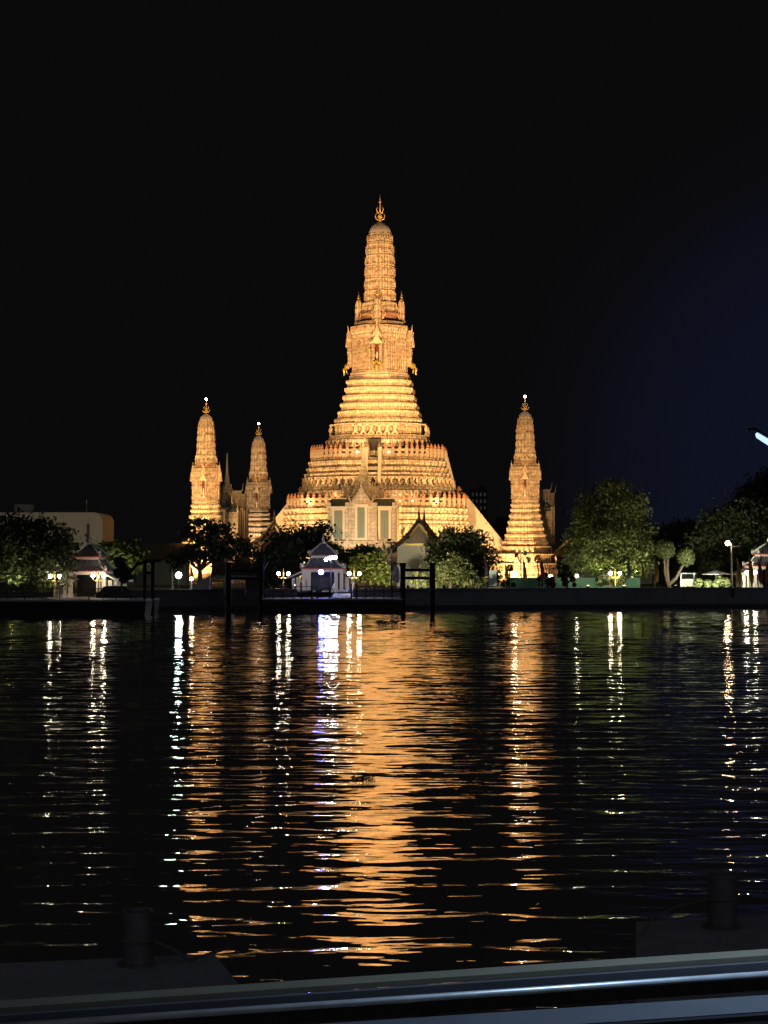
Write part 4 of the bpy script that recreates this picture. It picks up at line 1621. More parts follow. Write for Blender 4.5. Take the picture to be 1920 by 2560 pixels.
GT = 'leafy trees on the temple bank'
tree('broad_tree', 'big dark broad tree at the left edge in front of the pale building', 'tree', GT, 216, 70,
     [(40, 1350, 75, 55), (120, 1345, 60, 55), (10, 1410, 60, 60), (95, 1420, 75, 55), (165, 1390, 40, 45), (60, 1315, 50, 30)], 'leaf', 9500, .27, 20, .4)
tree('bush_tree', 'bright green bushy tree right of the left pavilion', 'tree', GT, 246, 305, [(270, 1385, 34, 28), (315, 1390, 42, 32), (350, 1400, 30, 24)], 'leaf_mid', 3600, .26, 14, .25)
tree('dark_tree', 'black silhouetted tree before the far left corner tower', 'tree', GT, 240, 500,
     [(500, 1330, 42, 36), (545, 1345, 50, 40), (590, 1375, 40, 40), (478, 1375, 36, 40), (535, 1390, 50, 30), (445, 1400, 30, 30)], 'leaf_dark', 5200, .25, 15, .32, spread=.24)
tree('broad_tree', 'wide dark tree left of the middle pavilion roof', 'tree', GT, 244, 735,
     [(690, 1380, 55, 55), (740, 1350, 60, 45), (785, 1345, 45, 42), (660, 1420, 40, 45), (720, 1430, 60, 40), (805, 1385, 30, 40)], 'leaf_dark', 9500, .26, 20, .4, shell=.4)
tree('small_tree', 'mid green tree behind the pavilion roof to its right', 'tree', GT, 256, 870, [(850, 1385, 36, 30), (890, 1395, 34, 34), (925, 1390, 34, 25)], 'leaf', 4200, .25, 14, .25)
tree('bush_tree', 'yellow green lit bush between the lamp posts and the chapel', 'bush', GT, 249, 925, [(905, 1420, 30, 32), (938, 1412, 32, 36), (955, 1440, 24, 26)], 'leaf_yel', 4600, .22, 16, .2)
tree('broad_tree', 'dark domed tree between the chapel and the right corner tower', 'tree', GT, 254, 1165,
     [(1140, 1350, 36, 40), (1175, 1370, 50, 50), (1208, 1408, 36, 38), (1110, 1390, 40, 40), (1232, 1440, 22, 26), (1165, 1425, 60, 36)], 'leaf', 9500, .25, 20, .38, shell=.4)
tree('bush_tree', 'lit bright green bush in front of the dark domed tree', 'bush', GT, 246, 1125, [(1105, 1432, 34, 34), (1140, 1425, 38, 36), (1165, 1450, 30, 22), (1085, 1455, 22, 18)], 'leaf_mid', 5600, .22, 18, .2)
tree('tall_tree', 'tallest bushy tree on the right, its foot lit green', 'tree', GT, 252, 1530,
     [(1530, 1240, 55, 42), (1580, 1270, 45, 48), (1480, 1275, 50, 45), (1500, 1330, 65, 50), (1575, 1345, 58, 55), (1450, 1345, 40, 40), (1440, 1400, 40, 45), (1520, 1400, 65, 40), (1600, 1410, 40, 45)],
     'leaf_mid', 26000, .21, 30, .55, shell=.4, spread=.26)
tree('dark_tree', 'low dark tree mass behind the pruned ball tree', 'tree', GT, 300, 1690, [(1660, 1345, 45, 45), (1720, 1335, 50, 42), (1700, 1380, 60, 45)], 'leaf_dark', 5200, .34, 14, .35)
tree('tall_tree', 'tall grey green tree behind the street lamp on the right', 'tree', GT, 262, 1820,
     [(1800, 1300, 45, 50), (1860, 1305, 55, 50), (1780, 1365, 50, 50), (1845, 1370, 60, 48), (1900, 1340, 40, 55), (1790, 1425, 50, 36), (1860, 1420, 50, 36)], 'leaf', 12500, .28, 22, .45)
tree('dark_tree', 'dim tall tree rising at the far right edge', 'tree', GT, 300, 1900, [(1880, 1240, 45, 42), (1920, 1220, 45, 45), (1930, 1280, 50, 50)], 'leaf_dark', 5200, .34, 14, .4)


def topiary(label, Y, base_px, balls, m, trunk_paths, leaf=.11, name='clipped_tree', group='clipped garden trees'):
    k = Y / F
    bx = (base_px - 960) * k
    root = empty(name, (bx, Y, GZ), label, 'clipped tree', group)
    TREE_N[0] += 1
    for i, (px, py, r) in enumerate(balls):
        c = P(px, py, Y)
        rg = np.random.default_rng(TREE_N[0] * 31 + i)
        rr = r * k
        N = int(900 * max(.35, (rr / 1.2) ** 2))
        d = rg.normal(size=(N, 3))
        d /= np.linalg.norm(d, axis=1)[:, None]
        ctr = np.array([c.x - bx, 0, c.z - GZ]) + d * rr * (1 - .16 * rg.random(N) ** 2)[:, None]
        a = np.cross(d, rg.normal(size=(N, 3)))
        a /= np.linalg.norm(a, axis=1)[:, None]
        a = a + d * rg.normal(size=(N, 1)) * .5
        b = np.cross(d, a)
        s = (leaf * (.7 + .6 * rg.random(N)))[:, None]
        q = np.stack([ctr - a * s, ctr - b * s * .6, ctr + a * s, ctr + b * s * .6], axis=1)
        leaf_object('leaf_ball', q, m, root)
    t = MB()
    for path in trunk_paths:
        pts = [P(px, py, Y) - Vector((bx, Y, GZ)) for px, py in path]
        r0 = .16 if len(balls) > 2 else .28
        t.tube([(p_.x, 0, p_.z) for p_ in pts], [r0 * (1 - .6 * i / (len(pts) - 1)) for i in range(len(pts))], 7)
    t.build('trunk', 'bark', root)
    return root


topiary('old pruned tree with two big leaf balls on pale forked trunks', 246, 1672, [(1662, 1374, 25), (1715, 1392, 23)], 'leaf_mid',
        [[(1675, 1474), (1668, 1450), (1662, 1430), (1661, 1395)], [(1672, 1462), (1690, 1445), (1703, 1420), (1712, 1405)], [(1670, 1458), (1668, 1420), (1670, 1398)]], leaf=.16)
topiary('clipped tree of dark tiers beside the right corner tower', 240, 1412, [(1416, 1421, 9.5), (1408, 1436, 8), (1425, 1437, 8), (1410, 1448, 7), (1432, 1449, 7), (1412, 1460, 7), (1436, 1462, 5)], 'leaf_dark',
        [[(1418, 1474), (1418, 1450), (1416, 1425)], [(1418, 1458), (1430, 1448)]])
topiary('clipped cloud tree before the green hoarding, left of the tiered one', 240, 1372, [(1350, 1447, 8), (1362, 1438, 7), (1378, 1450, 9), (1352, 1460, 6), (1382, 1462, 8), (1368, 1455, 7)], 'leaf_dark',
        [[(1370, 1474), (1368, 1455), (1360, 1440)], [(1370, 1462), (1380, 1450)]])
topiary('round topped clipped tree at the left foot of the right corner tower', 240, 1273, [(1275, 1420, 9), (1262, 1458, 10), (1283, 1462, 6)], 'leaf_mid', [[(1273, 1474), (1273, 1440), (1275, 1422)], [(1268, 1474), (1262, 1460)]])
topiary('clipped shrubs of green balls seen through the mooring frame', 244, 1045, [(1040, 1432, 9), (1060, 1436, 7), (1028, 1453, 7), (1045, 1457, 7), (1062, 1462, 9), (1042, 1466, 6)], 'leaf_mid', [[(1045, 1474), (1045, 1450), (1040, 1434)], [(1045, 1466), (1060, 1440)]])
topiary('black clipped tree silhouette right of the left pavilion', 212, 303, [(300, 1406, 15), (312, 1425, 12), (295, 1432, 12), (310, 1446, 13), (322, 1440, 10)], 'leaf_dark', [[(304, 1480), (304, 1440), (300, 1410)], [(304, 1455), (314, 1430)]], leaf=.15)
topiary('round dark bush under the paired lamps right of the corner tower', 243, 1530, [(1520, 1440, 22), (1548, 1445, 18), (1502, 1452, 14)], 'leaf', [[(1525, 1474), (1525, 1445)]], leaf=.16, name='round_bush')
topiary('low bush below the umbrella beside the right lamp post', 243, 1780, [(1745, 1457, 12), (1770, 1460, 11), (1800, 1452, 13), (1818, 1458, 12), (1790, 1464, 10)], 'leaf_mid', [[(1780, 1474), (1780, 1458)]], leaf=.14, name='round_bush')
topiary('small clipped shrub left of the pale blue boards', 243, 1190, [(1180, 1455, 9), (1200, 1460, 8), (1165, 1462, 9), (1215, 1452, 8)], 'leaf_mid', [[(1190, 1474), (1190, 1458)]], leaf=.13, name='round_bush')


# ------------------------------------------------------------------ lamps
def lamp_post(Y, pxs, py, label, group, material='globe', r=.21, cap=False):
    """ornate post carrying one globe, or two on side arms"""
    k = Y / F
    pc = sum(pxs) / len(pxs)
    z = P(pc, py, Y).z
    root = empty('lamp_post', ((pc - 960) * k, Y, GZ), label, 'street lamp', group)
    h = z - GZ
    m = MB()
    m.lathe([(0, .2), (.25, .2), (.3, .11), (.9, .09), (1.0, .12), (1.1, .07), (h - (.3 if len(pxs) == 1 else -.1), .05)], (0, 0, 0), 10)
    if len(pxs) > 1:
        m.lathe([(0, .06), (.1, .14), (.25, .05), (.6, .01)], (0, 0, h + .1), 8)
        for s in (-1, 1):
            w = abs(pxs[1] - pxs[0]) * k / 2
            m.tube([(0, 0, h - .5), (s * w * .5, 0, h - .62), (s * w, 0, h - .45), (s * w, 0, h - .25)], [.06, .05, .045, .06], 6)
    m.build('post', 'goldp' if len(pxs) > 1 else 'pole', root)
    for px in pxs:
        g = MB()
        g.ball(((px - pc) * k, 0, h), r, 14, 10)
        g.build('globe', material, root, smooth=True)
    return root


GL = 'globe lamps on posts along the bank'
lamp_post(228, (697, 721), 1434, 'twin globe lamp post left of the middle pavilion', GL)
lamp_post(228, (873, 898), 1434, 'twin globe lamp post right of the middle pavilion', GL)
lamp_post(240, (1526, 1549), 1433, 'twin globe lamp post before the round dark bush on the right', GL)
lamp_post(217.5, (233, 260), 1440, 'twin globe lamp post at the doorway of the left pavilion', GL)
lamp_post(216, (126, 149), 1441, 'twin globe lamp post under the branches of the left edge tree', GL)
lamp_post(238, (1866, 1888), 1431, 'twin globe lamp post before the right edge pavilion', GL)
lamp_post(262, (1246,), 1439, 'single globe lamp beside the pale blue boards', GL, 'globe_dim')
lamp_post(258, (1287,), 1435, 'larger single globe lamp at the left of the corner tower foot', GL, 'globe', .32)
lamp_post(256, (1311,), 1440, 'single globe lamp under the floodlight mast', GL, 'globe_dim')
lamp_post(256, (1376,), 1440, 'single globe lamp between the two clipped dark trees', GL, 'globe_dim')
lamp_post(250, (1442,), 1440, 'single globe lamp standing on a white pillar at the end of the hoarding', GL, 'globe_dim')
lamp_post(226, (479,), 1447, 'single globe lamp low over the sloping gangway', GL, 'globe_dim')
lamp_post(262, (1588,), 1428, 'single globe lamp between the yellow flags', GL, 'globe_dim', .2)
lamp_post(232, (91,), 1410, 'small bare lamp high among the branches of the left edge tree', GL, 'globe_dim', .16)


def flood_unit(root, loc, target, head, watts, colour, angle, lens='flood', size=.5, light=True):
    """head box with lens facing its target"""
    loc, target = Vector(loc), Vector(target)
    d = (target - loc).normalized()
    s = d.cross(Vector((0, 0, 1))).normalized()
    u = s.cross(d)
    b = MB()
    q = [loc + s * a * head / 2 + u * c * head / 2 for a, c in ((-1, -1), (1, -1), (1, 1), (-1, 1))]
    base_ = Vector(root.location)
    b.prism([tuple(p_ - d * head * .5 - base_) for p_ in q], tuple(d * head * .5))
    ho = b.build('lamp_head', 'black_steel', root)
    l = MB()
    q = [loc + d * .02 + s * a * head * .42 + u * c * head * .42 for a, c in ((-1, -1), (1, -1), (1, 1), (-1, 1))]
    l.prism([tuple(p_ - base_) for p_ in q], tuple(d * .05))
    l.build('lens', lens, ho)
    if light:
        sp_ = spot(root, loc + d * .35, target, watts, colour, angle, .6, size)
    return ho


TOWER = Vector((CX, D0, 36))


def mast(label, px, py, Y, heads, name='floodlight_mast'):
    """pole with several flood heads: heads = (dx, dz, target, watts, colour, angle)"""
    k = Y / F
    z = P(px, py, Y).z
    root = empty(name, ((px - 960) * k, Y, GZ), label, 'floodlight', 'floodlights that light the towers')
    m = MB()
    m.lathe([(0, .22), (.3, .2), (.35, .12), (z - GZ + .3, .08)], (0, 0, 0), 8)
    xs = [h[0] for h in heads]
    m.box((sum(xs) / len(xs), 0, z - GZ - .25), (max(xs) - min(xs) + .4, .1, .1))
    m.build('pole', 'pole', root)
    for dx, dz, tg, wt, colr, ang in heads:
        flood_unit(root, (root.location.x + dx, Y, z + dz), tg, .5, wt, colr, ang)
    return root


PW = 1.0e3
RF = Vector((rx, ry, 18))
LF = Vector((lx, ly, 18))
LB = Vector((bx_, by_, 18))
mast('floodlight mast with a stack of lamps before the right corner tower', 1302, 1388, 262,
     [(-.7, 0, Vector((CX, D0, 56)), 590 * PW, WARM, 29), (.6, .3, Vector((CX, D0, 26)), 175 * PW, WARM, 26), (1.2, -.6, RF + Vector((0, 0, 9)), 165 * PW, WARM, 34)])
mast('slim floodlight mast beside the green white lamp on the left', 432, 1409, 250,
     [(-.3, 0, Vector((CX, D0, 56)), 500 * PW, WARM, 27), (.4, -.35, Vector((CX, D0, 26)), 150 * PW, WARM, 24), (0, -.8, LF + Vector((0, 0, 9)), 420 * PW, WARM, 22)])


def ground_flood(label, lx_, ly_, target, w_, colr, ang):
    x, y = local(lx_, ly_)
    r = empty('ground_floodlight', (x, y, GZ), label, 'floodlight', 'floodlights that light the towers')
    m = MB()
    m.lathe([(0, .25), (.1, .25), (.12, .07), (.9, .06)], (0, 0, 0), 8)
    m.build('pole', 'pole', r)
    flood_unit(r, (x, y, GZ + 1.1), target, .5, w_, colr, ang, 'flood', .4)


ground_flood('ground floodlight at the left foot of the great tower', -15, -33, (CX - 4, D0 - 6, 24), 52 * PW, WARM2, 100)
ground_flood('ground floodlight at the right foot of the great tower', 15, -33, (CX + 4, D0 - 6, 24), 52 * PW, WARM2, 100)
ground_flood('ground floodlight beside the stairs right of the great tower', 33, -12, (CX + 6, D0, 20), 24 * PW, WARM2, 90)
ground_flood('ground floodlight beside the stairs left of the great tower', -33, -12, (CX - 6, D0, 20), 24 * PW, WARM2, 90)
ground_flood('ground floodlight before the right corner tower', C_OFF - 3, -C_OFF - 14, RF + Vector((0, 0, -7)), 26 * PW, WARM, 90)
ground_flood('ground floodlight to the right of the right corner tower', C_OFF + 10, -C_OFF - 9, RF + Vector((0, 0, -6)), 11 * PW, (1.0, .68, .36), 90)
ground_flood('added fill floodlight before the shrine between the left towers', -40, -9, (mx0, my0, 18), 16 * PW, (1.0, .80, .45), 60)  # lamp added to brighten the left shrine
ground_flood('ground floodlight before the far left corner tower', -C_OFF - 2, -C_OFF - 13, LF + Vector((0, 0, -4)), 40 * PW, WARM, 90)
ground_flood('ground floodlight before the back left corner tower', -C_OFF - 1, C_OFF - 15, LB + Vector((0, 0, 4)), 22 * PW, (1.0, .64, .32), 70)

ground_flood('added fill floodlight before the spired shrine', -3, -47, (fx, fy, 15), 17 * PW, (1.0, .74, .44), 70)  # lamp added to brighten the front shrine

# small terrace lamps that shine up the steps of the great tower
for r_px, yb, zt_aim, w_, offs in ((158, 1150, 14, .8 * PW, (-.62, -.3, .22, .62)), (219, 1269, 8, .55 * PW, (-.75, -.45, -.2, .3, .5, .75))):
    rr = r_px * 0.94 * KM
    for f in offs:
        x, y = local(f * rr, -rr)
        z = zm(yb) + .35
        tx, ty = local(f * rr * .75, -rr * .35)
        ft = empty('terrace_floodlight', (x, y, z - .35), 'small floodlight on the %s terrace of the great tower' % ('upper' if r_px < 200 else 'lower'), 'floodlight', 'small lamps on the %s terrace' % ('upper' if r_px < 200 else 'lower'))
        flood_unit(ft, (x, y, z), (tx, ty, z + zt_aim), .4, w_, (1.0, .66, .28), 130, size=.3)

# pavilion lamps
Yb = 226


def wall_lamp(name, label, px, py, Y, m, r, posth=None, cat='lamp'):
    c = P(px, py, Y)
    root = empty(name, (c.x, Y, 0), label, cat)
    zb = GZ if posth is None else posth
    root.location.z = zb
    h = MB()
    h.lathe([(0, .12), (.1, .12), (.12, .06), (c.z - zb - r, .05)], (0, 0, 0), 8)
    h.box((0, .1, c.z - zb), (r * 1.1, .16, r * 1.1))
    h.build('pole', 'black_steel', root)
    b = MB()
    b.ball((0, -.1, c.z - zb), r, 14, 10)
    b.build('bulb', m, root, smooth=True)
    return root


wall_lamp('pier_lamp', 'intense blue white lamp in front of the middle pavilion doorway', 803, 1430, Yb, 'led_blue', .30, 1.7)
wall_lamp('pier_lamp', 'strong greenish white lamp on the left between the piers', 447, 1438, 221, 'led_green', .36, 1.6)
k = 228 / F
c = P(826, 1395, 228)
cl = empty('lamp_cluster', (c.x, 228, 1.7), 'cluster of white lamps on a slanting pole before the pavilion roof', 'floodlight')
m = MB()
m.tube([(0, 0, 0), (0.1, 0, c.z - 1.9)], [.09, .06], 8)
m.box((.1, 0, c.z - 1.85), (1.5, .12, .12))
m.build('pole', 'black_steel', cl)
for dx, dz in ((-.55, -.2), (-.1, .0), (.30, .12), (.66, .1)):
    b = MB()
    b.ball((dx, -.1, c.z - 1.7 + dz), .19, 12, 8)
    b.build('lamp', 'led_white', cl, smooth=True)
# tall street lamp on the right
Yt = 238
c = P(1820, 1358, Yt)
sl = empty('street_lamp', (P(1829, 1405, Yt).x, Yt, GZ), 'tall street lamp with orange light and side arm on the right bank', 'street lamp')
m = MB()
hz = c.z - GZ
m.lathe([(0, .16), (.3, .14), (hz, .07)], (0, 0, 0), 8)
m.tube([(0, 0, hz - .3), (-.5, 0, hz)], .05, 6)
m.tube([(0, 0, hz - .45), (1.2, 0, hz - .4)], .045, 6)
m.box((1.2, 0, hz - .35), (.4, .2, .08))
m.build('pole', 'pole', sl)
b = MB()
b.ball((-.5, 0, hz), .30, 12, 8)
b.build('lamp', 'sodium', sl, smooth=True)

# green garden floodlights at the foot of the tall tree
for i, (px, lab, colr, w_) in enumerate(((1500, 'green garden floodlight at the foot of the tall tree, left one', (.62, 1.0, .32), 1.2e3), (1572, 'green garden floodlight near the lavender flag', (.58, 1.0, .34), 1.0e3))):
    c = P(px, 1462, 248.6)
    gf = empty('garden_fill_flood', (c.x, 248.6, GZ), lab, 'floodlight')
    flood_unit(gf, (c.x, 248.6, GZ + .5), (c.x + .3, 252, GZ + 4.5), .4, w_, colr, 110, 'flood', .2)
    flood_unit(gf, (c.x + .6, 248.6, GZ + .5), (c.x + .5, 253, GZ + 12), .3, 2.2e3, (1.0, .85, .45), 90, 'flood', .2)  # added warm head that fills the crown, in place of temple spill
for px, lab, tg, w_, colr in ((1110, 'added fill light on the bright bush by the chapel', (9.0, 248, 5.5), 2.2e3, (1.0, .92, .5)), (925, 'added fill light on the yellow green bush', (-1.6, 250, 5.5), 2.6e3, (1.0, .92, .45)),  # fill lamps added to brighten trees, bushes, chapel and building
                        (300, 'added fill light on the green bushy tree on the left', (-36, 247, 7), 2.2e3, (.9, 1.0, .45)), (1020, 'added fill light on the chapel wall', (5.5, 262, 8), 9.0e3, (1.0, .88, .62)),
                        (30, 'added fill light under the left edge tree', (-44, 217, 9), .9e3, (1.0, 1.0, .6)), (1780, 'added fill light below the grey green tree', (48, 262, 11), 9.0e3, (.95, 1.0, .8)),
                        (1470, 'added fill light behind the wall aimed up the tall tree, left one', (28.5, 252, 13), 2.6e3, (1.0, .92, .55)), (1560, 'added fill light behind the wall aimed up the tall tree, right one', (33, 252, 12), 2.6e3, (1.0, .92, .55)),
                        (735, 'added fill light under the wide dark tree', (-12.5, 244, 8), 1.4e3, (1.0, .95, .8)), (1165, 'added fill light under the dark domed tree', (11, 254, 9), 1.6e3, (1.0, .92, .6)),
                        (205, 'added fill light before the cream building', (-56, 331, 14), 5e3, (1.0, .85, .6)),
                        (1690, 'added fill light below the pruned ball tree', (41.5, 246, 6.5), 2.0e3, (1.0, .9, .5))):
    Yg = {300: 238, 205: 300, 30: 212}.get(px, 238)
    c = P(px, 1465, Yg)
    gf = empty('garden_fill_flood', (c.x, Yg, 1.4 if px == 30 else GZ), lab, 'floodlight')
    flood_unit(gf, (c.x, Yg, GZ + .45), tg, .35, w_, colr, 100, 'flood', .2)


# ------------------------------------------------------------------ flags
def flag(px, ytop, Y, m, label, droop=.5, length=1.9, group='temple flags on poles'):
    c = P(px, ytop, Y)
    root = empty('flag', (c.x, Y, GZ), label, 'flag', group)
    h = c.z - GZ
    p_ = MB()
    p_.lathe([(0, .05), (h, .035), (h + .06, .07), (h + .25, .01)], (0, 0, 0), 6)
    p_.build('pole', 'pole', root)
    f = MB()
    n_, rows = 8, 9
    loops = []
    w = length * .22
    for j in range(rows):
        t = j / (rows - 1)
        z = h - .1 - length * t
        ww = w * (0.15 + .85 * math.sin(min(1, t * 1.5) * PI / 2)) * (1 if t < .8 else 1 - (t - .8) * 2.2)
        loops.append([(ww * i / n_, .10 * math.sin(i * 1.3 + j * .5) * (i / n_), z - .35 * length * (i / n_) * droop * t) for i in range(n_ + 1)])
    fr = [[(x, y - .012, z) for x, y, z in lp] + [(x, y + .012, z) for x, y, z in reversed(lp)] for lp in loops]
    f.loft(fr)
    f.build('cloth', m, root)
    return root


flag(1212, 1398, 238, 'lavender', 'drooping lavender flag before the dark domed tree')
flag(1263, 1408, 238, 'yellow', 'yellow flag at the left foot of the corner tower', .3)
flag(1308, 1400, 238, 'yellow', 'yellow flag beside the floodlight mast', .9, 2.3)
flag(1352, 1396, 238, 'redcloth', 'red flag before the corner tower base', .8, 2.4)
flag(1569, 1400, 238, 'lavender', 'lavender flag before the tall tree', .4, 2.1)
flag(1604, 1402, 238, 'yellow', 'slim yellow flag next to the lavender flag', .9, 2.0)
flag(1637, 1397, 238, 'yellow', 'yellow flag left of the pruned ball tree', .9, 2.4)
flag(1843, 1400, 236, 'yellow', 'yellow flag left of the right edge pavilion', .9, 2.6)
flag(1873, 1395, 236, 'yellow', 'yellow flag between the lamps of the right edge pavilion', .9, 2.8)
flag(1896, 1398, 236, 'redcloth', 'red flag before the right edge pavilion', .9, 2.6)
flag(1915, 1400, 236, 'redcloth', 'dark red flag at the right edge of the frame', .9, 2.6)
flag(990, 1405, 226, 'lavender', 'lavender flag beside the banner post in the middle', .5, 2.2)
flag(577, 1408, 230, 'lavender', 'faint lavender flag by the pier shelter', .6, 2.2)
flag(476, 1412, 232, 'redcloth', 'dark drooping flag near the green white lamp', .8, 2.0)
# post with vertical banners
Yk = 222
c = P(979, 1357, Yk)
bp = empty('banner_post', (c.x, Yk, 1.7), 'dark post with ornate bracket and two lavender white banners', 'banner post')
h = c.z - 1.7
m = MB()
m.lathe([(0, .12), (h, .07)], (0, 0, 0), 8)
m.box((0, 0, h), (1.2, .2, .16))
m.box((-.3, 0, h + .35), (.5, .3, .3))
zz = P(0, 1411, Yk).z - 1.7
m.tube([(-.9, 0, zz), (0, 0, zz + .05), (.6, 0, zz + .1), (1.1, 0, zz)], .05, 6)
m.tube([(.6, 0, zz - .2), (.75, 0, zz + .15), (1.0, 0, zz + .2), (1.05, 0, zz)], .04, 6)
m.build('post', 'black_steel', bp)
for (y0, y1) in ((1418, 1438), (1442, 1451)):
    m = MB()
    za, zb = P(0, y0, Yk).z - 1.7, P(0, y1, Yk).z - 1.7
    m.box((.52, 0, (za + zb) / 2), (.42, .06, za - zb))
    m.box((.52, -.035, (za + zb) / 2), (.16, .012, (za - zb) * .7))
    m.build('banner', 'whitecloth', bp)

# ------------------------------------------------------------------ hoarding and small things on the bank
Yq = 248
kk = Yq / F
hd = MB()
xa, xb = (1268 - 960) * kk, (1600 - 960) * kk
m = int((xb - xa) / 1.2)
for i in range(m):
    x = xa + (xb - xa) * (i + .5) / m
    hd.box((x, Yq + (.02 if i % 2 else -.02), GZ + .78), ((xb - xa) / m - .01, .06, 1.5))
hd.box(((xa + xb) / 2, Yq + .08, GZ + 1.4), (xb - xa, .08, .08))
tag(hd.build('hoarding', 'teal'), 'low teal green hoarding along the foot of the right corner tower', 'hoarding')
for px, w_, h_, lab in ((1232, 1.0, 2.1, 'pale blue notice board beside the lavender flag'), (1190, .8, 1.3, 'smaller pale blue board left of the lavender flag')):
    c = P(px, 1405, 246)
    r = empty('notice_board', (c.x, 246, GZ), lab, 'notice board')
    m = MB()
    m.box((0, 0, h_ / 2 + .45), (w_, .12, h_))
    m.build('panel', 'bluepanel', r)
    for s in (-1, 1):
        m = MB()
        m.box((s * w_ * .42, .1, .6), (.08, .08, 1.2))
        m.build('leg', 'pole', r)
# umbrella / white canopies on the right
c = P(1790, 1426, 246)
um = empty('market_canopy', (c.x, 246, GZ), 'small white topped canopy under the orange street lamp', 'canopy')
m = MB()
hh = c.z - GZ
m.lathe([(hh - .55, 2.0), (hh - .5, 2.02), (hh - .1, .5), (hh, .05)], (0, 0, 0), 8)
m.build('canopy_top', 'whitecloth', um)
m = MB()
m.lathe([(0, .3), (.08, .3), (.1, .05), (hh - .2, .04)], (0, 0, 0), 8)
m.build('pole', 'pole', um)


def vehicle(px, Y, z0, L, W2, H, m, label, cat, van, rz):
    c = P(px, 1405, Y)
    root = empty('parked_van' if van else 'parked_car', (c.x, Y, z0), label, cat, None, rz)
    b = MB()
    prof = [(-L / 2, .35), (-L / 2, H * .55), (-L * .40, H * .60), (-L * .30, H * .92), (-L * .22, H), (L * .30 if not van else L * .46, H), (L * .42 if not van else L / 2, H * .62), (L / 2, H * .52), (L / 2, .35)]
    b.prism([(x, -W2 / 2, z) for x, z in prof], (0, W2, 0))
    b.build('body', m, root)
    w = MB()
    for s in (-1, 1):
        w.prism([(-L * .27, s * (W2 / 2 + .012) - (.01 if s > 0 else 0), H * .62), (L * .30, s * (W2 / 2 + .012) - (.01 if s > 0 else 0), H * .62), (L * .26, s * (W2 / 2 + .012) - (.01 if s > 0 else 0), H * .92), (-L * .20, s * (W2 / 2 + .012) - (.01 if s > 0 else 0), H * .92)], (0, .01, 0))
    w.build('side_window', 'window', root)
    ws = MB()
    xt, xb_ = (L * .30, L * .42) if not van else (L * .46, L / 2)
    ws.hexa([(xb_ + .015, -W2 * .42, H * .63), (xb_ + .03, -W2 * .42, H * .63), (xb_ + .03, W2 * .42, H * .63), (xb_ + .015, W2 * .42, H * .63)],
            [(xt + .04, -W2 * .40, H * .95), (xt + .055, -W2 * .40, H * .95), (xt + .055, W2 * .40, H * .95), (xt + .04, W2 * .40, H * .95)])
    ws.build('windscreen', 'window', root)
    for sy in (-1, 1):
        hl = MB()
        hl.box((L / 2 + .02, sy * W2 * .36, H * .42), (.06, .3, .18))
        hl.build('headlight', 'whitecloth', root)
    for sx in (-.32, .32):
        for sy in (-1, 1):
            t = MB()
            t.tube([(sx * L, sy * (W2 / 2 - .2), .33), (sx * L, sy * (W2 / 2 + .03), .33)], .33, 14)
            t.build('wheel', 'rubber', root)
    return root


vehicle(1722, 248, GZ, 5.0, 1.9, 2.2, 'vanpaint', 'white van parked under the pruned ball tree', 'van', True, math.radians(-104))
vehicle(287, 218, 1.35, 4.4, 1.8, 1.75, 'carpaint', 'dark car with shiny roof parked right of the left pavilion', 'car', False, math.radians(5))

# ------------------------------------------------------------------ background buildings
Yb_ = 330
kk = Yb_ / F
p0, p1 = (-60 - 960) * kk, (256 - 960) * kk
bd = empty('concrete_building', ((p0 + p1) / 2, Yb_, GZ), 'cream concrete building with rounded parapet behind the left edge tree', 'building')
m = MB()
Wd = p1 - p0
zt = P(0, 1281, Yb_).z - GZ
R_ = 1.6
m.box((0, 7, (zt - R_) / 2), (Wd, 14, zt - R_))
m.box((0, 7, zt - R_ / 2), (Wd - 2 * R_, 14, R_))
for s in (-1, 1):
    loops = [[], []]
    m.tube([(s * (Wd / 2 - R_), 0.004, zt - R_), (s * (Wd / 2 - R_), 13.996, zt - R_)], R_ - .004, 24)
m.build('wall', 'building', bd)
for x, zz, w_, h_ in ((Wd / 2 - 5.2, zt - 6.2, 2.0, 1.4), (Wd / 2 - 9.6, zt - 6.2, 2.0, 1.4), (Wd / 2 - 14, zt - 6.2, 2.0, 1.4), (Wd / 2 - 5.2, zt - 9.6, 2.0, 1.4)):
    f = MB()
    f.box((x, -.04, zz), (w_ + .3, .1, h_ + .3))
    fo = f.build('window', 'building', bd)
    g_ = MB()
    g_.box((x, -.10, zz), (w_, .04, h_))
    g_.build('pane', 'window', fo)
m = MB()
m.box((Wd / 2 - 2.6, -.15, zt / 2 - 1.0), (.5, .3, zt - 2.2))
m.build('pilaster', 'brown_roof', bd)
m = MB()
m.box((-4, 6, zt + .8), (3, 3, 1.6))
m.tube([(8, 4, zt), (8, 4, zt + 2.4)], .08, 6)
m.build('roof_hut', 'building', bd)
# house roof left
Yc = 290
kk = Yc / F
hs = empty('house', (P(400, 1405, Yc).x, Yc, GZ), 'low house with dim brown tiled roof behind the left piers', 'house')
m = MB()
m.box((0, 4, 2.0), (8.0, 7, 4.0))
m.build('wall', 'dconcrete', hs)
m = MB()
za, zb = P(0, 1398, Yc).z - GZ, P(0, 1358, Yc).z - GZ
m.hexa([(-5, -.8, za), (5, -.8, za), (5, 8.8, za), (-5, 8.8, za)], [(-3.6, 3.6, zb), (4.6, 3.6, zb), (4.6, 4.4, zb), (-3.6, 4.4, zb)])
m.build('roof', 'brown_roof', hs)
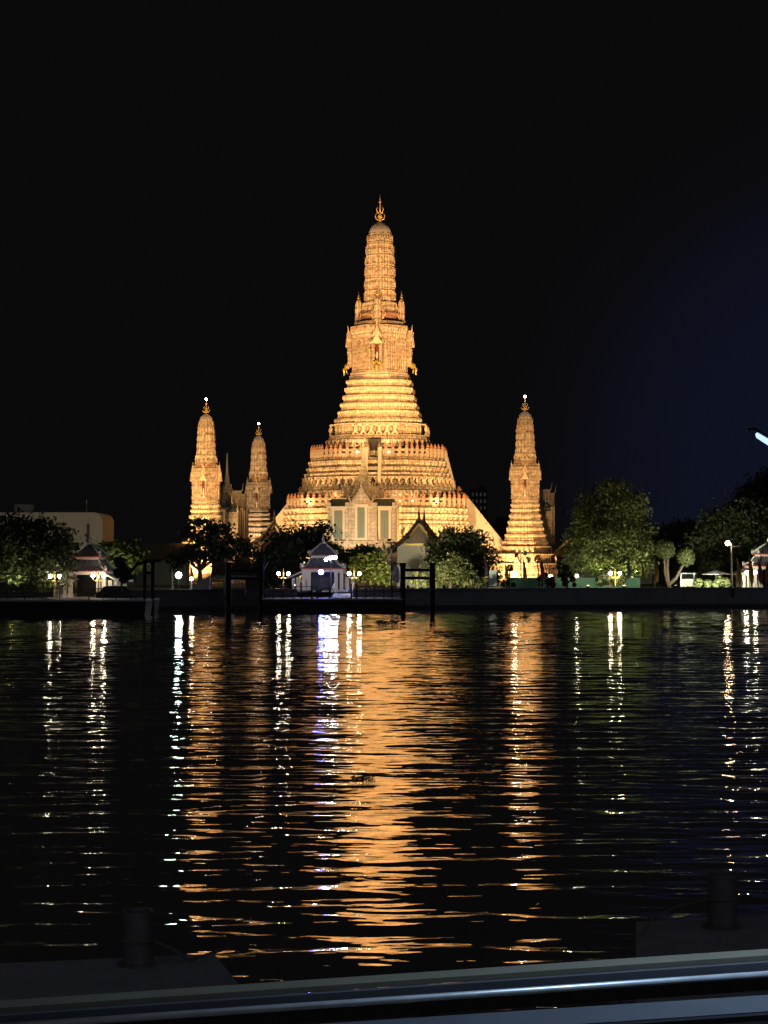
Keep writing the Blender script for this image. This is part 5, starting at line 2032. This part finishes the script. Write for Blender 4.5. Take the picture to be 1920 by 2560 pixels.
# far apartment towers
for i, (px, yt, Yf, w_, lab, cols, rows) in enumerate(((1197, 1225, 900, 8, 'faint far tower block with dim lit windows right of the great tower', 4, 3), (1243, 1310, 520, 9, 'dim low block between the great tower and the right corner tower', 0, 0),)):
    c = P(px, yt, Yf)
    r = empty('apartment_block', (c.x, Yf, GZ), lab, 'apartment block')
    h = c.z - GZ
    m = MB()
    m.box((0, 5, h / 2), (w_, 10, h))
    m.box((w_ * .2, 5, h + 1), (w_ * .4, 4, 2))
    m.build('wall', 'dim_tower', r)
    for a in range(cols):
        for b_ in range(rows):
            g_ = MB()
            g_.box((-w_ / 2 + w_ * (a + .5) / cols, -.05, h - 2.2 - b_ * 3.4), (w_ / cols * .5, .1, 1.8))
            g_.build('window', 'litwin', r)
# spire of a distant chedi at the right
c = P(1812, 1218, 420)
ch = empty('distant_spire', (c.x, 420, GZ), 'thin distant temple spire poking above the right trees', 'spire')
h = c.z - GZ
m = MB()
m.lathe([(0, 5), (h * .35, 4.2), (h * .55, 2.6), (h * .70, 1.4)], (0, 0, 0), 16)
m.build('bell', 'mpanel', ch)
m = MB()
m.lathe([(h * .70, .9), (h * .76, .8), (h * .86, .35), (h, .04)], (0, 0, 0), 10)
m.build('needle', 'mpanel', ch)


# ------------------------------------------------------------------ floating things on the river
def clump(px, py, n_, size, label, seed):
    """floating water plants: a pad of leaves with a few upright stalks"""
    depth_ = (py - 1405.0) / F
    Y = CAM_H / depth_
    c = P(px, py, Y)
    root = empty('water_plant', (c.x, Y, 0), label, 'floating plant', 'floating plants on the river')
    rg = random.Random(seed)
    m = MB()
    for i in range(n_):
        a, r = rg.uniform(0, 2 * PI), rg.uniform(0, 1) ** .5
        p_ = Vector((math.cos(a) * r * size * 1.3, math.sin(a) * r * size * .6, .02))
        up = Vector((rg.uniform(-.3, .3), rg.uniform(-.3, .3), rg.uniform(.4, 1.0))) * size * .62
        m.tube([p_, p_ + up * .7], [.012, .008], 4)
        s_ = size * rg.uniform(.14, .26)
        t_ = p_ + up
        m.add([tuple(t_ + Vector((-s_, 0, -s_ * .4))), tuple(t_ + Vector((0, -s_ * .8, 0))), tuple(t_ + Vector((s_, 0, s_ * .4))), tuple(t_ + Vector((0, s_ * .8, s_ * .5)))], [(0, 1, 2, 3)])
    m.build('leaves', 'duck', root)
    return root


clump(908, 1955, 50, .27, 'clump of floating water plants in the middle of the golden reflection', 3)
clump(965, 1568, 60, .9, 'wide raft of floating plants near the middle pontoon', 5)
clump(905, 1573, 30, .6, 'smaller raft of floating plants left of the wide one', 6)
clump(1312, 1553, 36, .8, 'raft of floating plants in the reflection of the right corner tower', 7)
clump(1195, 1838, 24, .18, 'small floating plant right of the golden reflection', 8)

# ------------------------------------------------------------------ near side: pontoons with bollards
BZ = .95


def near_deck(label, poly_px, z, lab_b, bpx, bpy, br_, bh):
    """deck polygon given by photo pixels lying at height z"""
    pts = []
    for px, py in poly_px:
        u = (px - 960.0) / F
        v = (1280.0 - py) / F
        d = Vector((u, math.cos(TILT) - v * math.sin(TILT), math.sin(TILT) + v * math.cos(TILT)))
        k = (z - CAM_H) / d.z
        pts.append((d.x * k, d.y * k))
    c = Vector((sum(p_[0] for p_ in pts) / len(pts), sum(p_[1] for p_ in pts) / len(pts), 0))
    root = empty('mooring_pontoon', c, label, 'pontoon', 'mooring pontoons on the near bank')
    m = MB()
    m.prism([(p_[0] - c.x, p_[1] - c.y, z - .16) for p_ in pts], (0, 0, .16))
    m.build('deck', 'deck', root)
    m = MB()
    m.prism([(c.x * 0 + (p_[0] - c.x) * .96, (p_[1] - c.y) * .96, -.5) for p_ in pts], (0, 0, z - .16 + .5))
    m.build('hull', 'hull', root)
    # bollard
    u = (bpx - 960.0) / F
    v = (1280.0 - bpy) / F
    d = Vector((u, math.cos(TILT) - v * math.sin(TILT), math.sin(TILT) + v * math.cos(TILT)))
    k = (z - CAM_H) / d.z
    b = empty('bollard', (d.x * k, d.y * k, z), lab_b, 'bollard', 'bollards on the near pontoons')
    m = MB()
    m.lathe([(0, br_ * 1.35), (.03, br_ * 1.35), (.035, br_), (bh - .05, br_), (bh - .045, br_ * 1.06), (bh, br_ * 1.06), (bh + .001, br_ * .9), (bh - .03, br_ * .88), (bh - .031, .01)], (0, 0, 0), 28)
    m.build('post', 'bollard', b, smooth=False)
    return root, b


pn1, b1 = near_deck('dark pontoon deck at the lower left, corner cut by the water', [(-500, 2640), (-500, 2425), (60, 2406), (535, 2384), (600, 2466), (720, 2640)], BZ, 'upright steel bollard at the lower left', 345, 2412, .185, .68)
pn2, b2 = near_deck('dark pontoon deck at the lower right', [(1590, 2640), (1590, 2305), (1940, 2285), (2600, 2250), (2600, 2640)], 1.0, 'upright steel bollard at the lower right, fainter', 1806, 2318, .20, .74)
# ropes
rp = MB()
bl = Vector(b1.location)
rp.tube([bl + Vector((.19, -.02, .30)), bl + Vector((.45, .1, .16)), bl + Vector((.62, .15, .02)), bl + Vector((1.1, 1.2, -.02))], .022, 8)
rp.tube([bl + Vector((.2 * math.cos(t), .2 * math.sin(t), .30 + .004 * t)) for t in np.linspace(0, 6.6, 22)], .022, 6)
tag(rp.build('mooring_rope', 'rope'), 'rope tied round the left bollard running to the deck edge', 'rope')
rp = MB()
bl = Vector(b2.location)
pr_ = [bl + Vector((-.2, -.05, .38)), bl + Vector((-.6, -.2, .34)), bl + Vector((-1.0, -.4, .22)), bl + Vector((-1.35, -.7, -.15)), bl + Vector((-1.5, -.9, -.6)), bl + Vector((-1.55, -1.0, -1.0))]
rp.tube(pr_, .018, 8)
rp.tube([bl + Vector((.21 * math.cos(t), .21 * math.sin(t), .38 + .004 * t)) for t in np.linspace(0, 6.6, 22)], .02, 6)
tag(rp.build('mooring_rope', 'rope'), 'slack rope arching from the right bollard into the water', 'rope')

# ------------------------------------------------------------------ near side: railing along the terrace
YL, YR = 6.55, 7.45
rt = empty('terrace_railing', (0, 7, 3.4), 'slanting terrace railing with beige coping and shiny steel handrail along the bottom', 'railing')


def rail_board(name, y_left, y_right, thick_px, depth, back, m, tube=False, z_drop=0):
    xl, xr = -420, 2340
    fl = (y_right - y_left) / 1920.0
    yl, yr = y_left + fl * (xl - 0), y_left + fl * (xr - 0)
    Ya = YL + (YR - YL) * (xl / 1920.0) + back
    Yb2 = YL + (YR - YL) * (xr / 1920.0) + back
    A, B = P(xl, yl, Ya), P(xr, yr, Yb2)
    o = Vector(rt.location)
    t = thick_px * 7 / F
    mb = MB()
    if tube:
        mb.tube([A - o - Vector((0, 0, t / 2)), (A + B) / 2 - o - Vector((0, 0, t / 2)), B - o - Vector((0, 0, t / 2))], t / 2, 20)
        return mb.build(name, m, rt, smooth=True)
    dv = Vector((0, depth, 0))
    lo = [A - Vector((0, 0, t)), B - Vector((0, 0, t)), B + dv - Vector((0, 0, t)), A + dv - Vector((0, 0, t))]
    hi = [A, B, B + dv, A + dv]
    mb.hexa([tuple(p_ - o) for p_ in lo], [tuple(p_ - o) for p_ in hi])
    return mb.build(name, m, rt)


rail_board('coping', 2520, 2388, 14, .12, .24, 'coping')
rail_board('back_board', 2540, 2406, 60, .03, .20, 'greyrail')
rail_board('handrail', 2558, 2427, 18, 0, .06, 'steel', True)
rail_board('rail_support', 2577, 2447, 30, .03, .06, 'olive')
rail_board('bench_board', 2658, 2528, 8, .25, -.38, 'greyrail')
rail_board('lower_board', 2668, 2537, 14, .05, -.42, 'black_steel')
o = Vector(rt.location)
for px in (-60, 1075, 2200):
    pst = MB()
    Yp_ = YL + (YR - YL) * px / 1920.0 + .1
    A = P(px, 2520 - px * .0684 + 10, Yp_)
    pst.box((A.x, A.y, A.z - .5 - .06), (.07, .05, 1.0))
    pst.v = [(x - o.x, y - o.y, z - o.z) for x, y, z in pst.v]
    pst.build('post', 'olive', rt)
# tube light that hangs off the terrace roof at the upper right
A, B = P(1893, 1086, 8.0), P(2060, 1190, 7.2)
lt = empty('tube_light', A, 'bright bluish tube light reaching in at the upper right edge', 'lamp')
m = MB()
d = (B - A)
m.tube([Vector((0, 0, 0)), d * .03, d], [.008, .015, .018], 12)
tb = m.build('tube', 'tube', lt, smooth=True)
m = MB()
up = Vector((0, .015, .035))
m.tube([-d * .10 + up * .3, up * .6, d + up], [.006, .010, .012], 8)
m.tube([-d * .115 + up * .1, -d * .10 + up * .3], [.010, .008], 8)
m.tube([d * .9 + up, d * .9 + Vector((.2, 0, 1.5))], .02, 8)
m.build('bracket', 'black_steel', lt)
al = bpy.data.lights.new('tube_glow', 'AREA')
al.shape = 'RECTANGLE'
al.size, al.size_y = .9, .12
al.energy = 80
al.color = (.45, .68, 1.0)
ao = bpy.data.objects.new('tube_glow', al)
COL.objects.link(ao)
ao.parent = lt
ao.location = Vector((.95, -.6, .1))
ao.rotation_euler = (math.radians(-12), math.radians(25), 0)
